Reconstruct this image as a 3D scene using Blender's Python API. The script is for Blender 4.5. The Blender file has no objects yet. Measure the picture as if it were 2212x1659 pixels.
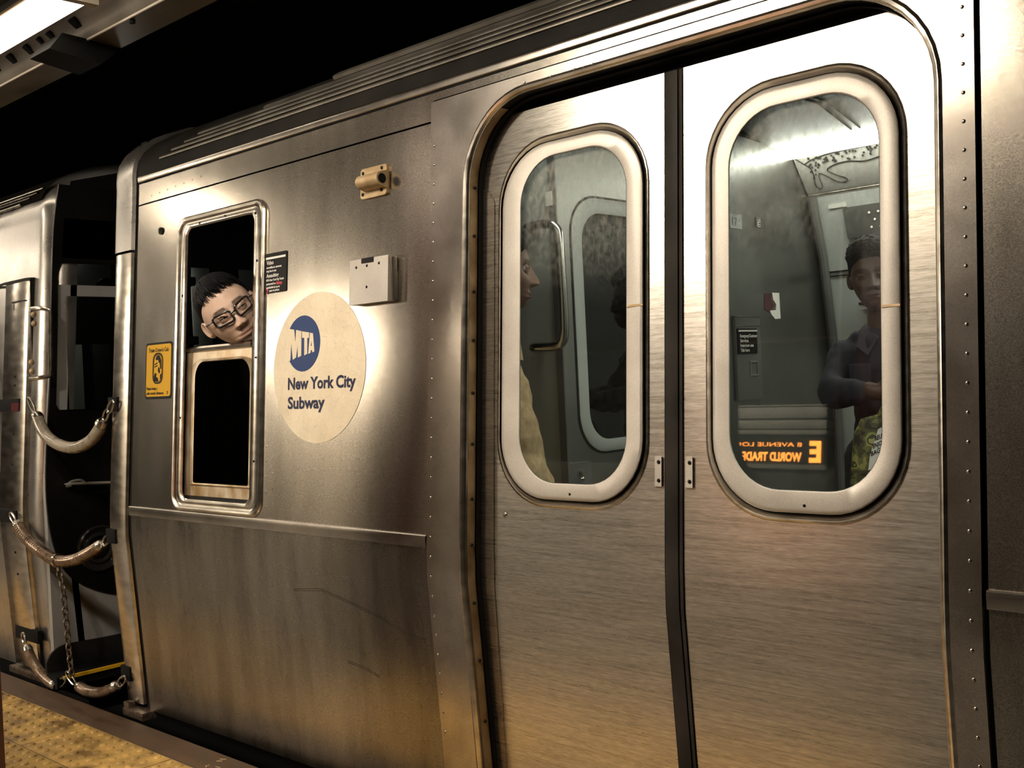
import bpy, bmesh, math, random
import numpy as np
from math import sin, cos, pi, radians, sqrt
from mathutils import Vector, Matrix, noise
from mathutils.geometry import delaunay_2d_cdt
random.seed(7)
C = bpy.context.scene
COL = C.collection
HC = 1.27            # eye height above the platform; platform top is z = 0

# ------------------------------------------------------------------ camera, world, exposure
yaw, pit, rol = .753097, -.0084547, -.0476716
f_ = Vector((-sin(yaw)*cos(pit), cos(yaw)*cos(pit), sin(pit)))
r0 = Vector((cos(yaw), sin(yaw), 0)); u0 = r0.cross(f_)
r_ = r0*cos(rol)+u0*sin(rol); u_ = -r0*sin(rol)+u0*cos(rol)
cam = bpy.data.cameras.new('camera'); co = bpy.data.objects.new('camera', cam); COL.objects.link(co)
cam.sensor_width = 36; cam.lens = 2349.3/2212*36; cam.clip_end = 80; cam.clip_start = .05
M = Matrix((r_, u_, -f_)).transposed().to_4x4(); M.translation = (0, -2.1, HC)
co.matrix_world = M
C.camera = co
w = bpy.data.worlds.new('world'); C.world = w; w.use_nodes = True
w.node_tree.nodes['Background'].inputs[0].default_value = (.9, .8, .65, 1)
w.node_tree.nodes['Background'].inputs[1].default_value = .004
C.view_settings.view_transform = 'Standard'; C.view_settings.look = 'None'
C.view_settings.gamma = 1; C.view_settings.use_curve_mapping = False
C.view_settings.exposure = 0.0
C.cycles.max_bounces = 7; C.cycles.glossy_bounces = 4; C.cycles.diffuse_bounces = 3
C.cycles.transparent_max_bounces = 8; C.cycles.transmission_bounces = 4
C.cycles.caustics_reflective = False; C.cycles.caustics_refractive = False
C.cycles.sample_clamp_indirect = 4
C.cycles.use_denoising = True
WARM = (1, .86, .68)
E_TUBE = 75.0        # platform fluorescent diffusers
E_CAR = 12.5          # light strips in the saloon
E_LAMP = 520.0        # compact platform lamps

# ------------------------------------------------------------------ materials
def mat(name, col=(.5, .5, .5), rough=.5, metal=0, spec=.5, emit=None, es=0, coat=0):
    m = bpy.data.materials.new(name); m.use_nodes = True
    b = m.node_tree.nodes['Principled BSDF']
    b.inputs['Base Color'].default_value = (*col, 1); b.inputs['Roughness'].default_value = rough
    b.inputs['Metallic'].default_value = metal; b.inputs['Specular IOR Level'].default_value = spec
    if coat: b.inputs['Coat Weight'].default_value = coat; b.inputs['Coat Roughness'].default_value = .15
    if emit: b.inputs['Emission Color'].default_value = (*emit, 1); b.inputs['Emission Strength'].default_value = es
    return m
def nn(m, t, **k):
    n = m.node_tree.nodes.new(t)
    for a, v in k.items(): setattr(n, a, v)
    return n
def lk(m, a, b): m.node_tree.links.new(a, b)
def noisy(m, scale=(1, 1, 1), nscale=5, detail=4, c0=(.4, .4, .4), c1=(.5, .5, .5), lo=.35, hi=.65, bump=0, bscale=None, rlo=None, rhi=None, bdist=.002):
    """colour mottling plus fine relief, in object space"""
    b = m.node_tree.nodes['Principled BSDF']
    tc = nn(m, 'ShaderNodeTexCoord'); mp = nn(m, 'ShaderNodeMapping'); mp.inputs['Scale'].default_value = scale
    lk(m, tc.outputs['Object'], mp.inputs[0])
    n = nn(m, 'ShaderNodeTexNoise'); n.inputs['Scale'].default_value = nscale; n.inputs['Detail'].default_value = detail
    lk(m, mp.outputs[0], n.inputs['Vector'])
    r = nn(m, 'ShaderNodeValToRGB'); r.color_ramp.elements[0].position = lo; r.color_ramp.elements[1].position = hi
    r.color_ramp.elements[0].color = (*c0, 1); r.color_ramp.elements[1].color = (*c1, 1)
    lk(m, n.outputs[0], r.inputs[0]); lk(m, r.outputs[0], b.inputs['Base Color'])
    if rlo is not None:
        q = nn(m, 'ShaderNodeMapRange'); q.inputs[1].default_value = .3; q.inputs[2].default_value = .7
        q.inputs[3].default_value = rlo; q.inputs[4].default_value = rhi
        lk(m, n.outputs[0], q.inputs[0]); lk(m, q.outputs[0], b.inputs['Roughness'])
    if bump:
        n2 = nn(m, 'ShaderNodeTexNoise'); n2.inputs['Scale'].default_value = 1; n2.inputs['Detail'].default_value = 2
        m2 = nn(m, 'ShaderNodeMapping'); m2.inputs['Scale'].default_value = bscale or (400, 400, 400)
        lk(m, tc.outputs['Object'], m2.inputs[0]); lk(m, m2.outputs[0], n2.inputs['Vector'])
        bp = nn(m, 'ShaderNodeBump'); bp.inputs['Strength'].default_value = bump; bp.inputs['Distance'].default_value = bdist
        lk(m, n2.outputs[0], bp.inputs['Height']); lk(m, bp.outputs[0], b.inputs['Normal'])
    return m
def aniso(m, a, tan=(1, 0, 0), rot=0):
    b = m.node_tree.nodes['Principled BSDF']
    b.inputs['Anisotropic'].default_value = a; b.inputs['Anisotropic Rotation'].default_value = rot
    c = nn(m, 'ShaderNodeCombineXYZ')
    for i in range(3): c.inputs[i].default_value = tan[i]
    lk(m, c.outputs[0], b.inputs['Tangent'])
    return m
MT = {}
def grain(m, amt=.16, scale=420, stretch=(1, 1, 1)):
    """fine rolled-finish sparkle: small albedo and roughness grain"""
    b = m.node_tree.nodes['Principled BSDF']; src = b.inputs['Base Color'].links[0].from_socket
    tc = nn(m, 'ShaderNodeTexCoord'); mp = nn(m, 'ShaderNodeMapping'); mp.inputs['Scale'].default_value = [q*scale for q in stretch]
    n = nn(m, 'ShaderNodeTexNoise'); n.inputs['Scale'].default_value = 1; n.inputs['Detail'].default_value = 1.5
    lk(m, tc.outputs['Object'], mp.inputs[0]); lk(m, mp.outputs[0], n.inputs['Vector'])
    r = nn(m, 'ShaderNodeMapRange'); r.inputs[1].default_value = .3; r.inputs[2].default_value = .7; r.inputs[3].default_value = 1-amt; r.inputs[4].default_value = 1+amt
    lk(m, n.outputs[0], r.inputs[0])
    v = nn(m, 'ShaderNodeVectorMath', operation='SCALE'); lk(m, src, v.inputs[0]); lk(m, r.outputs[0], v.inputs['Scale']); lk(m, v.outputs[0], b.inputs['Base Color'])
    return m
def cracks(m):
    b = m.node_tree.nodes['Principled BSDF']; src = b.inputs['Base Color'].links[0].from_socket
    tc = nn(m, 'ShaderNodeTexCoord'); n = nn(m, 'ShaderNodeTexNoise'); n.inputs['Scale'].default_value = 9; n.inputs['Detail'].default_value = 4
    mx = nn(m, 'ShaderNodeVectorMath', operation='MULTIPLY_ADD'); mx.inputs[1].default_value = (.08, .08, .08); lk(m, n.outputs['Color'], mx.inputs[0]); lk(m, tc.outputs['Object'], mx.inputs[2])
    v = nn(m, 'ShaderNodeTexVoronoi'); v.feature = 'DISTANCE_TO_EDGE'; v.inputs['Scale'].default_value = 22; lk(m, mx.outputs[0], v.inputs['Vector'])
    r = nn(m, 'ShaderNodeMapRange'); r.inputs[1].default_value = 0; r.inputs[2].default_value = .022; r.inputs[3].default_value = .80; r.inputs[4].default_value = 1
    lk(m, v.outputs['Distance'], r.inputs[0]); s = nn(m, 'ShaderNodeVectorMath', operation='SCALE'); lk(m, src, s.inputs[0]); lk(m, r.outputs[0], s.inputs['Scale']); lk(m, s.outputs[0], b.inputs['Base Color'])
    return m
# stainless: door leaves (long horizontal brushing), flat sheets (fine grained), casings (smoother)
MT['door'] = aniso(noisy(mat('brushed_steel', metal=1), (2, 2, 60), 3, 5, (.56, .52, .45), (.72, .67, .59), bump=.05, bscale=(5, 5, 420), rlo=.27, rhi=.29, bdist=.001), .60, (0, 0, 1))
MT['sheet'] = aniso(noisy(mat('linen_steel', metal=1), (5, 5, 1.2), 2.2, 6, (.50, .46, .395), (.59, .54, .47), rlo=.21, rhi=.23), .15, (0, 0, 1))
MT['lower'] = aniso(noisy(mat('darkened_lower_steel', metal=1), (5, 5, .9), 2.5, 6, (.27, .245, .21), (.37, .34, .29), .34, .66, rlo=.26, rhi=.30), .15, (0, 0, 1))  # darker colour stands in for shade low on the side; streaks are stains
MT['casing'] = noisy(mat('satin_steel', metal=1), (3, 3, 3), 3, 5, (.45, .41, .36), (.60, .55, .49), rlo=.23, rhi=.25)
MT['trim'] = noisy(mat('polished_trim', metal=1), (3, 3, 9), 4, 5, (.5, .45, .38), (.72, .66, .57), rlo=.22, rhi=.26)
MT['alu'] = noisy(mat('clear_aluminium', spec=.5), (3, 3, 3), 3, 5, (.50, .46, .41), (.58, .54, .48), rlo=.4, rhi=.5)
MT['alu'].node_tree.nodes['Principled BSDF'].inputs['Metallic'].default_value = .35
MT['bronze'] = noisy(mat('weathered_bronze', metal=.5), (1, 1, 1), 14, 5, (.34, .22, .10), (.62, .47, .28), .3, .7, bump=.1, rlo=.35, rhi=.55)
MT['sashm'] = noisy(mat('tarnished_sash_aluminium', metal=.6), (1, 1, .6), 16, 6, (.42, .27, .12), (.68, .58, .44), .32, .6, rlo=.3, rhi=.5)
MT['rubber'] = noisy(mat('black_rubber'), (1, 1, 1), 8, 3, (.010, .009, .008), (.022, .019, .017), rlo=.5, rhi=.7)
MT['rubber2'] = noisy(mat('door_edge_rubber'), (1, 1, 1), 8, 3, (.016, .014, .012), (.03, .026, .022), rlo=.35, rhi=.5)
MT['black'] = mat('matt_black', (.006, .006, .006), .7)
MT['darkroof'] = noisy(mat('sooty_roof_steel', metal=.7), (1, 1, 1), 6, 4, (.10, .09, .08), (.22, .20, .17), rlo=.35, rhi=.6)
MT['cove'] = noisy(mat('sooty_cove', spec=.08), (1, 1, 1), 6, 4, (.008, .007, .006), (.018, .016, .014), rlo=.55, rhi=.75)
MT['ridge'] = noisy(mat('corrugated_roof_steel', metal=.8), (1, 1, 1), 6, 4, (.16, .145, .12), (.26, .235, .20), rlo=.40, rhi=.5)
MT['capgrey'] = noisy(mat('end_cap_grey_steel', metal=.9), (1, 1, 1), 6, 4, (.42, .40, .37), (.55, .52, .48), rlo=.24, rhi=.34)
MT['frp'] = noisy(mat('light_grey_fibreglass'), (1, 1, 1), 4, 4, (.30, .29, .275), (.38, .37, .35), rlo=.4, rhi=.55)
MT['mask'] = noisy(mat('black_cab_mask'), (1, 1, 1), 4, 4, (.004, .004, .004), (.009, .008, .007), rlo=.25, rhi=.4)
MT['decal'] = noisy(mat('aged_cream_vinyl', rough=.5), (1, 1, 1), 7, 8, (.60, .50, .35), (.72, .62, .46), .3, .6, rlo=.4, rhi=.55)
for _k in ('rubber', 'rubber2', 'black', 'mask'): MT[_k].node_tree.nodes['Principled BSDF'].inputs['Specular IOR Level'].default_value = {'mask': .3, 'rubber2': .06}.get(_k, .12)
MT['blue'] = mat('transit_blue_vinyl', (.016, .040, .13), .5, spec=.2)
MT['navyink'] = mat('dark_blue_ink', (.022, .025, .06), .5, spec=.15)
MT['yellow'] = mat('yellow_notice', (.85, .47, .02), .45, spec=.2)
MT['ink'] = mat('black_ink', (.006, .006, .006), .5, spec=.12)
MT['white'] = mat('white_ink', (.75, .72, .66), .5)
MT['red'] = mat('red_ink', (.45, .04, .05), .5)
MT['tile'] = noisy(mat('yellow_tactile_tile'), (1, 1, 1), 9, 7, (.22, .125, .035), (.66, .41, .12), .34, .60, bump=.15, bscale=(150, 150, 150), rlo=.4, rhi=.6)
MT['rub'] = noisy(mat('brown_rubbing_board'), (1, 4, 4), 6, 7, (.045, .022, .008), (.11, .06, .028), .3, .7, bump=.4, bscale=(60, 200, 200), rlo=.5, rhi=.7)
MT['conc'] = noisy(mat('platform_concrete'), (1, 1, 1), 3, 6, (.06, .052, .045), (.10, .088, .072), bump=.2, bscale=(60, 60, 60), rlo=.6, rhi=.8)
MT['ceil'] = noisy(mat('sooty_ceiling_paint'), (1, 1, 1), 2, 6, (.05, .045, .038), (.09, .08, .068), rlo=.6, rhi=.8)
MT['beam'] = noisy(mat('dusty_beige_beam_paint'), (1, 1, 1), 5, 6, (.11, .092, .070), (.18, .15, .115), rlo=.3, rhi=.5)
MT['lampbody'] = noisy(mat('off_white_lamp_housing'), (1, 1, 1), 8, 3, (.60, .52, .43), (.72, .64, .55), rlo=.4, rhi=.5)
MT['lampdark'] = noisy(mat('grimy_lamp_housing'), (1, 1, 1), 8, 3, (.02, .021, .024), (.035, .036, .04), rlo=.4, rhi=.5)
MT['column'] = noisy(mat('maroon_column_paint'), (1, 1, 1), 8, 3, (.035, .010, .008), (.06, .018, .014), rlo=.3, rhi=.4)
MT['tunnel'] = noisy(mat('tunnel_soot'), (1, 1, 1), 2, 4, (.004, .004, .004), (.010, .009, .008), rlo=.8, rhi=.9)
MT['liner'] = noisy(mat('grey_saloon_liner'), (1, 1, 1), 3, 4, (.36, .37, .34), (.42, .43, .40), rlo=.35, rhi=.45)
MT['bulk'] = noisy(mat('satin_bulkhead_steel', metal=.95), (1, 1, 1), 3, 5, (.24, .24, .225), (.31, .31, .29), rlo=.30, rhi=.35)
MT['bulkdark'] = noisy(mat('dark_grey_bulkhead'), (1, 1, 1), 3, 5, (.07, .07, .065), (.11, .11, .10), rlo=.3, rhi=.45)
MT['carfloor'] = noisy(mat('speckled_black_floor'), (1, 1, 1), 60, 3, (.01, .01, .01), (.04, .04, .04), rlo=.4, rhi=.6)
MT['chrome'] = mat('worn_chrome', (.55, .52, .47), .16, 1)
MT['hose'] = noisy(mat('tan_rubber_sleeve', coat=.3), (1, 1, 1), 20, 4, (.30, .25, .18), (.44, .38, .29), rlo=.22, rhi=.35)
MT['hose2'] = noisy(mat('brown_wound_sleeve', metal=.5, coat=.3), (1, 1, 1), 20, 4, (.16, .10, .06), (.30, .21, .14), rlo=.22, rhi=.35)
MT['chain'] = noisy(mat('rusty_chain', metal=.7), (1, 1, 1), 60, 4, (.10, .07, .05), (.22, .17, .13), rlo=.35, rhi=.5)
MT['steelhook'] = mat('bare_steel_hook', (.55, .51, .45), .25, 1)
MT['led'] = mat('amber_led', (.02, .01, 0), .5, emit=(1, .30, .04), es=22)
MT['ad'] = mat('white_card_advert', (.72, .70, .64), .4)
MT['frameglass'] = mat('spectacle_frame_black', (.01, .009, .009), .3)

for _k, _a, _s, _t in (('sheet', .34, 300, (1, 1, 1.6)), ('lower', .34, 300, (1, 1, 1.6)), ('casing', .13, 330, (1, 1, 1)), ('door', .18, 300, (.12, 1, 1.6)), ('alu', .08, 330, (1, 1, 1)), ('capgrey', .13, 330, (1, 1, 1)), ('decal', .07, 330, (1, 1, 1)), ('cove', .3, 330, (1, 1, 1)), ('tile', .2, 330, (1, 1, 1)), ('beam', .2, 330, (1, 1, 1))): grain(MT[_k], _a, _s, _t)
cracks(MT['decal'])

def emitter(name, col, s):
    m = bpy.data.materials.new(name); m.use_nodes = True; nt = m.node_tree
    nt.nodes.remove(nt.nodes['Principled BSDF'])
    e = nn(m, 'ShaderNodeEmission'); e.inputs[0].default_value = (*col, 1); e.inputs[1].default_value = s
    lk(m, e.outputs[0], nt.nodes['Material Output'].inputs[0])
    return m
MT['tube_near'] = emitter('lit_edge_lamp_diffuser', WARM, 4.0)
MT['tube_hot'] = emitter('lit_short_lamp_diffuser', WARM, E_TUBE*1.2)
MT['fill_wall'] = emitter('added_wall_light_diffuser', WARM, E_TUBE*1.7)
MT['fill_far'] = emitter('added_far_light_diffuser', WARM, E_TUBE*.35)
MT['tube'] = emitter('lit_lamp_diffuser', WARM, E_TUBE)
MT['cartube'] = emitter('lit_saloon_diffuser', (.98, .98, .88), E_CAR)
MT['bulb'] = emitter('lit_bulb', (1, .90, .76), E_LAMP)

def glass(name, dirt=.1, tint=(.9, .92, .9), refl=1.0):
    """thin pane: clear transmission, Fresnel reflection, a film of dust and dried droplets"""
    m = bpy.data.materials.new(name); m.use_nodes = True; nt = m.node_tree
    nt.nodes.remove(nt.nodes['Principled BSDF'])
    tr = nn(m, 'ShaderNodeBsdfTransparent'); tr.inputs[0].default_value = (*tint, 1)
    gl = nn(m, 'ShaderNodeBsdfGlossy'); gl.inputs['Roughness'].default_value = .015; gl.inputs[0].default_value = (refl, refl, refl, 1)
    fr = nn(m, 'ShaderNodeFresnel'); ge = nn(m, 'ShaderNodeNewGeometry'); ir = nn(m, 'ShaderNodeMapRange')
    ir.inputs[3].default_value = 1.55; ir.inputs[4].default_value = 1/1.55; lk(m, ge.outputs['Backfacing'], ir.inputs[0]); lk(m, ir.outputs[0], fr.inputs[0])
    mx = nn(m, 'ShaderNodeMixShader'); lk(m, fr.outputs[0], mx.inputs[0]); lk(m, tr.outputs[0], mx.inputs[1]); lk(m, gl.outputs[0], mx.inputs[2])
    if dirt:
        tc = nn(m, 'ShaderNodeTexCoord'); n = nn(m, 'ShaderNodeTexNoise'); n.inputs['Scale'].default_value = 90; n.inputs['Detail'].default_value = 5
        mp = nn(m, 'ShaderNodeMapping'); mp.inputs['Scale'].default_value = (1, 1, .55); lk(m, tc.outputs['Object'], mp.inputs[0]); lk(m, mp.outputs[0], n.inputs['Vector'])
        rr = nn(m, 'ShaderNodeMapRange'); rr.inputs[1].default_value = .40; rr.inputs[2].default_value = .78; rr.inputs[3].default_value = dirt*.45; rr.inputs[4].default_value = min(dirt*3, .9)
        lk(m, n.outputs[0], rr.inputs[0])
        sx = nn(m, 'ShaderNodeSeparateXYZ'); lk(m, tc.outputs['Object'], sx.inputs[0])
        hz = nn(m, 'ShaderNodeMapRange'); hz.inputs[1].default_value = HC+.22; hz.inputs[2].default_value = HC+.54; hz.inputs[3].default_value = .02; hz.inputs[4].default_value = 1.25
        lk(m, sx.outputs[2], hz.inputs[0])
        mu = nn(m, 'ShaderNodeMath', operation='MULTIPLY'); lk(m, rr.outputs[0], mu.inputs[0]); lk(m, hz.outputs[0], mu.inputs[1])
        df = nn(m, 'ShaderNodeBsdfDiffuse'); df.inputs[0].default_value = (.42, .42, .38, 1)
        m2 = nn(m, 'ShaderNodeMixShader'); lk(m, mu.outputs[0], m2.inputs[0]); lk(m, mx.outputs[0], m2.inputs[1]); lk(m, df.outputs[0], m2.inputs[2])
        lk(m, m2.outputs[0], nt.nodes['Material Output'].inputs[0])
    else: lk(m, mx.outputs[0], nt.nodes['Material Output'].inputs[0])
    return m
MT['glass'] = glass('dusty_door_glass', .13)
MT['glass_cab'] = glass('tinted_cab_glass', .03, (.25, .27, .25))
MT['glass_dark'] = glass('dark_bulkhead_glass', .12, (.06, .065, .06), .8)
MT['glass_cab2'] = glass('cab_windscreen_glass', .0, (.6, .62, .6))
MT['lens'] = glass('spectacle_lens', 0, (.97, .97, .97), .5)

# ------------------------------------------------------------------ mesh helpers
WL = {}
def tag(o, label=None, cat=None, group=None, kind=None):
    if label: o['label'] = label
    if cat: o['category'] = cat
    if group: o['group'] = group
    if kind: o['kind'] = kind
    return o
def empty(name, loc, label=None, cat=None, group=None, kind=None):
    o = bpy.data.objects.new(name, None); COL.objects.link(o); o.location = loc; o.empty_display_size = .1
    WL[o] = Vector(loc); tag(o, label, cat, group, kind); return o
def obj(name, bm, m, parent=None, label=None, smooth=35, **kw):
    """bm in world coordinates; linked as one mesh under parent"""
    base = WL[parent] if parent else Vector((0, 0, 0))
    me = bpy.data.meshes.new(name)
    if base.length: bmesh.ops.translate(bm, verts=bm.verts, vec=-base)
    if smooth:
        a = radians(smooth)
        for f in bm.faces: f.smooth = True
        for e in bm.edges:
            if len(e.link_faces) == 2 and e.calc_face_angle(0) > a: e.smooth = False
            elif len(e.link_faces) != 2: e.smooth = False
    bm.to_mesh(me); bm.free()
    for q in (m if isinstance(m, (list, tuple)) else [m]): me.materials.append(q)
    o = bpy.data.objects.new(name, me); COL.objects.link(o)
    if parent: o.parent = parent
    WL[o] = base
    tag(o, label, kw.get('cat'), kw.get('group'), kw.get('kind'))
    return o
def yskin(z):       # z relative to eye height: the side leans back above the belt, tucks under below it
    if z > -.46: return .08*z
    if z > -.56: t = (z+.56)/.10; return (1-t)*(-.0405) + t*(.08*-.46)
    return -.0405 + .060*(-.56-z)
def skin(x, z, o=0):
    k = 1+o/2.1 if o > .015 else 1.0
    return Vector((x*k, yskin(z)+o, HC+z*k))
def pic(poly, x, y):
    c = False; n = len(poly); j = n-1
    for i in range(n):
        xi, yi = poly[i]; xj, yj = poly[j]
        if (yi > y) != (yj > y) and x < (xj-xi)*(y-yi)/(yj-yi)+xi: c = not c
        j = i
    return c
ZL = [-.46, -.49, -.52, -.56]
def plate(bm, outer, holes=(), o0=0, o1=.01, mp=skin, levels=ZL, mi=0):
    vs = []; es = []
    def add(loop, closed=True):
        s = len(vs); vs.extend(Vector(p) for p in loop)
        n = len(loop); es.extend((s+i, s+(i+1) % n) for i in range(n if closed else n-1))
    add(outer)
    for h in holes: add(h)
    xs = [p[0] for p in outer]; zs = [p[1] for p in outer]
    for l in levels:
        if min(zs) < l < max(zs): add([(min(xs)-.01, l), (max(xs)+.01, l)], False)
    V, E, F, _, _, _ = delaunay_2d_cdt(vs, es, [], 0, 1e-5)
    F = [f for f in F if (lambda c: pic(outer, c[0], c[1]) and not any(pic(h, c[0], c[1]) for h in holes))((sum(V[i][0] for i in f)/3, sum(V[i][1] for i in f)/3))]
    used = sorted({i for f in F for i in f}); ma = {}; mb = {}
    for i in used:
        ma[i] = bm.verts.new(mp(V[i][0], V[i][1], o0)); mb[i] = bm.verts.new(mp(V[i][0], V[i][1], o1))
    cnt = {}
    for f in F:
        f1 = bm.faces.new([ma[i] for i in f]); f2 = bm.faces.new([mb[i] for i in reversed(f)]); f1.material_index = f2.material_index = mi
        for a, b in ((f[0], f[1]), (f[1], f[2]), (f[2], f[0])): cnt[(a, b)] = 1
    for a, b in cnt:
        if (b, a) not in cnt:
            q = bm.faces.new((ma[b], ma[a], mb[a], mb[b])); q.material_index = mi
    return bm
def rr(x0, x1, z0, z1, r, k=8):
    out = []
    for cx, cz, a in ((x1-r, z1-r, 0), (x0+r, z1-r, 90), (x0+r, z0+r, 180), (x1-r, z0+r, 270)):
        for i in range(k+1):
            t = radians(a+90*i/k); out.append((cx+r*cos(t), cz+r*sin(t)))
    return out
def rect(x0, x1, z0, z1): return [(x0, z0), (x1, z0), (x1, z1), (x0, z1)]
def loft(bm, loops, closed=True, caps=False, flip=False, wrap=False, mi=0):
    L = [[bm.verts.new(p) for p in lp] for lp in loops]
    n = len(L[0]); m = len(L)
    for i in range(m if wrap else m-1):
        A = L[i]; B = L[(i+1) % m]
        for j in range(n if closed else n-1):
            q = (A[j], A[(j+1) % n], B[(j+1) % n], B[j])
            f = bm.faces.new(q if not flip else q[::-1]); f.material_index = mi
    if caps and closed:
        for q in (L[0][::-1], L[-1]):
            try: bm.faces.new(q)
            except ValueError: pass
    return bm
def ring(bm, stages, mp=skin, k=8, wrap=True):
    """stages: ((x0,x1,z0,z1,r), offset)"""
    return loft(bm, [[mp(x, z, o) for x, z in rr(*s, k)] for s, o in stages], wrap=wrap)
def box(bm, c, s, rot=None, bev=0, mi=0):
    g = bmesh.ops.create_cube(bm, size=1)['verts']
    for v in g: v.co = Vector((v.co.x*s[0], v.co.y*s[1], v.co.z*s[2]))
    fs = {f for v in g for f in v.link_faces}
    for f in fs: f.material_index = mi
    if bev:
        es = list({e for v in g for e in v.link_edges})
        r = bmesh.ops.bevel(bm, geom=es, offset=bev, segments=2, affect='EDGES', profile=.7)
        g = list({v for f in r['faces'] for v in f.verts} | {v for v in g if v.is_valid})
    for v in g:
        if rot is not None: v.co = rot @ v.co
        v.co += Vector(c)
    return bm
def frames_of(pts):
    P = [Vector(p) for p in pts]; T = []
    for i in range(len(P)):
        a = P[max(i-1, 0)]; b = P[min(i+1, len(P)-1)]; T.append((b-a).normalized())
    up = Vector((0, 0, 1)) if abs(T[0].z) < .9 else Vector((0, 1, 0))
    N = (up-T[0]*up.dot(T[0])).normalized(); out = []
    for p, t in zip(P, T):
        N = (N-t*N.dot(t)).normalized(); out.append((p, t, N, t.cross(N)))
    return out
def tube(bm, pts, r, seg=12, closed=False, sy=1, mi=0, caps=True):
    fr = frames_of(pts); n = len(fr)
    R = r if isinstance(r, (list, tuple)) else [r]*n
    loops = [[p+N*(rad*cos(2*pi*j/seg))+B*(rad*sy*sin(2*pi*j/seg)) for j in range(seg)] for (p, t, N, B), rad in zip(fr, R)]
    return loft(bm, loops, caps=caps and not closed, wrap=closed, mi=mi)
def spline(pts, n=8):
    P = [Vector(p) for p in pts]; out = []
    for i in range(len(P)-1):
        a = P[max(i-1, 0)]; b = P[i]; c = P[i+1]; d = P[min(i+2, len(P)-1)]
        for j in range(n):
            t = j/n; out.append(.5*((2*b)+(c-a)*t+(2*a-5*b+4*c-d)*t*t+(-a+3*b-3*c+d)*t**3))
    return out+[P[-1]]
def BM(): return bmesh.new()
def ball(bm, c, s, rot=None, u=16, v=10, mi=0):
    g = bmesh.ops.create_uvsphere(bm, u_segments=u, v_segments=v, radius=1)['verts']
    for f in {f for q in g for f in q.link_faces}: f.material_index = mi
    for q in g:
        q.co = Vector((q.co.x*s[0], q.co.y*s[1], q.co.z*s[2]))
        if rot is not None: q.co = rot @ q.co
        q.co += Vector(c)
    return bm
def text_polys(bm, s, size, place, width=None, depth=.0008, bold=0, shear=0):
    """letters as thin relief: place(u, v, depth) maps text coordinates to the world"""
    cu = bpy.data.curves.new('t', 'FONT'); cu.body = s; cu.size = size; cu.offset = bold; cu.resolution_u = 3
    to = bpy.data.objects.new('t', cu); COL.objects.link(to)
    dg = bpy.context.evaluated_depsgraph_get(); me = bpy.data.meshes.new_from_object(to.evaluated_get(dg))
    vs = [v.co.copy() for v in me.vertices]
    if vs:
        x0 = min(v.x for v in vs); x1 = max(v.x for v in vs); k = (width/(x1-x0)) if width else 1
        nv = [bm.verts.new(place((v.x-x0)*k, v.y, 0)) for v in vs]
        for p in me.polygons:
            try: bm.faces.new([nv[i] for i in p.vertices])
            except ValueError: pass
    bpy.data.objects.remove(to); bpy.data.curves.remove(cu); bpy.data.meshes.remove(me)
    return bm
def rivet(name, pts, r, h, m, parent, nrm=Vector((0, -1, .08))):
    """alike small rivets sharing one mesh"""
    bm = BM(); g = bmesh.ops.create_uvsphere(bm, u_segments=8, v_segments=6, radius=1)['verts']
    for v in g: v.co = Vector((v.co.x*r, v.co.y*h, v.co.z*r))
    for f in bm.faces: f.smooth = True
    me = bpy.data.meshes.new(name); bm.to_mesh(me); bm.free(); me.materials.append(m)
    for p in pts:
        o = bpy.data.objects.new(name, me); COL.objects.link(o); o.parent = parent; o.location = Vector(p)-WL[parent]; WL[o] = WL[parent]

# ------------------------------------------------------------------ the setting
def zz(v): return HC+v
bm = BM(); box(bm, (-4, -4.06, -.10), (16, 7.70, .20)); floor = obj('floor', bm, MT['conc'], kind='structure', label='concrete subway platform floor behind the yellow warning strip')
bm = BM(); box(bm, (-4, -.145, -.02), (16, .13, .044), bev=.006); obj('rub_board', bm, MT['rub'], floor, label='worn brown rubbing board along the platform edge')
bm = BM(); box(bm, (-4, -.13, -.62), (16, .10, 1.14)); obj('platform_face', bm, MT['tunnel'], floor)
# paint flakes left on the rubbing board
bm = BM()
for i in range(26):
    x = random.uniform(-3.35, -2.5); y = random.uniform(-.19, -.10)
    box(bm, (x, y, .003), (random.uniform(.006, .028), random.uniform(.002, .005), .0015), Matrix.Rotation(random.uniform(-.9, .9), 3, 'Z'))
obj('paint_flakes', bm, mat('pale_paint_flakes', (.5, .38, .22), .5), floor, kind='stuff')
bm = BM(); ball(bm, (-2.83, -.150, .006), (.009, .008, .005)); obj('white_pebble', bm, mat('white_pebble', (.8, .78, .7), .6), None, 'tiny white pebble lying on the brown platform edge board', cat='pebble')
# tactile tiles: truncated domes in a square grid
def dome_tile(x0, x1, y0, y1):
    bm = BM(); box(bm, ((x0+x1)/2, (y0+y1)/2, -.004), (x1-x0-.005, y1-y0-.005, .012), bev=.0015)
    return bm
def domes(x0, x1, y0, y1, p=.0585):
    bm = BM(); y = y1-.025
    while y > y0+.02:
        x = x0+.028
        while x < x1-.02:
            L = []
            for rad, h in ((.0145, .0015), (.0125, .0052), (.0085, .0068), (.0035, .0071)):
                L.append([Vector((x+rad*cos(a*pi/4), y+rad*sin(a*pi/4), h)) for a in range(8)])
            loft(bm, L)
            bm.faces.new([v for v in bm.verts][-8:])
            x += p
        y -= p*.9
    return bm
YE = [-.212, -.476, -.81]
for row in range(2):
    x = -1.02 - (.61*.45 if row else 0)
    for k in range(10):
        x1 = x-.61*k; x0 = x1-.61
        if x1 < -7.4: break
        t = obj('warning_tile', dome_tile(x0, x1, YE[row+1], YE[row]), MT['tile'], floor)
        obj('tile_domes', domes(x0, x1, YE[row+1], YE[row]), MT['tile'], t, kind='stuff')
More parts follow.
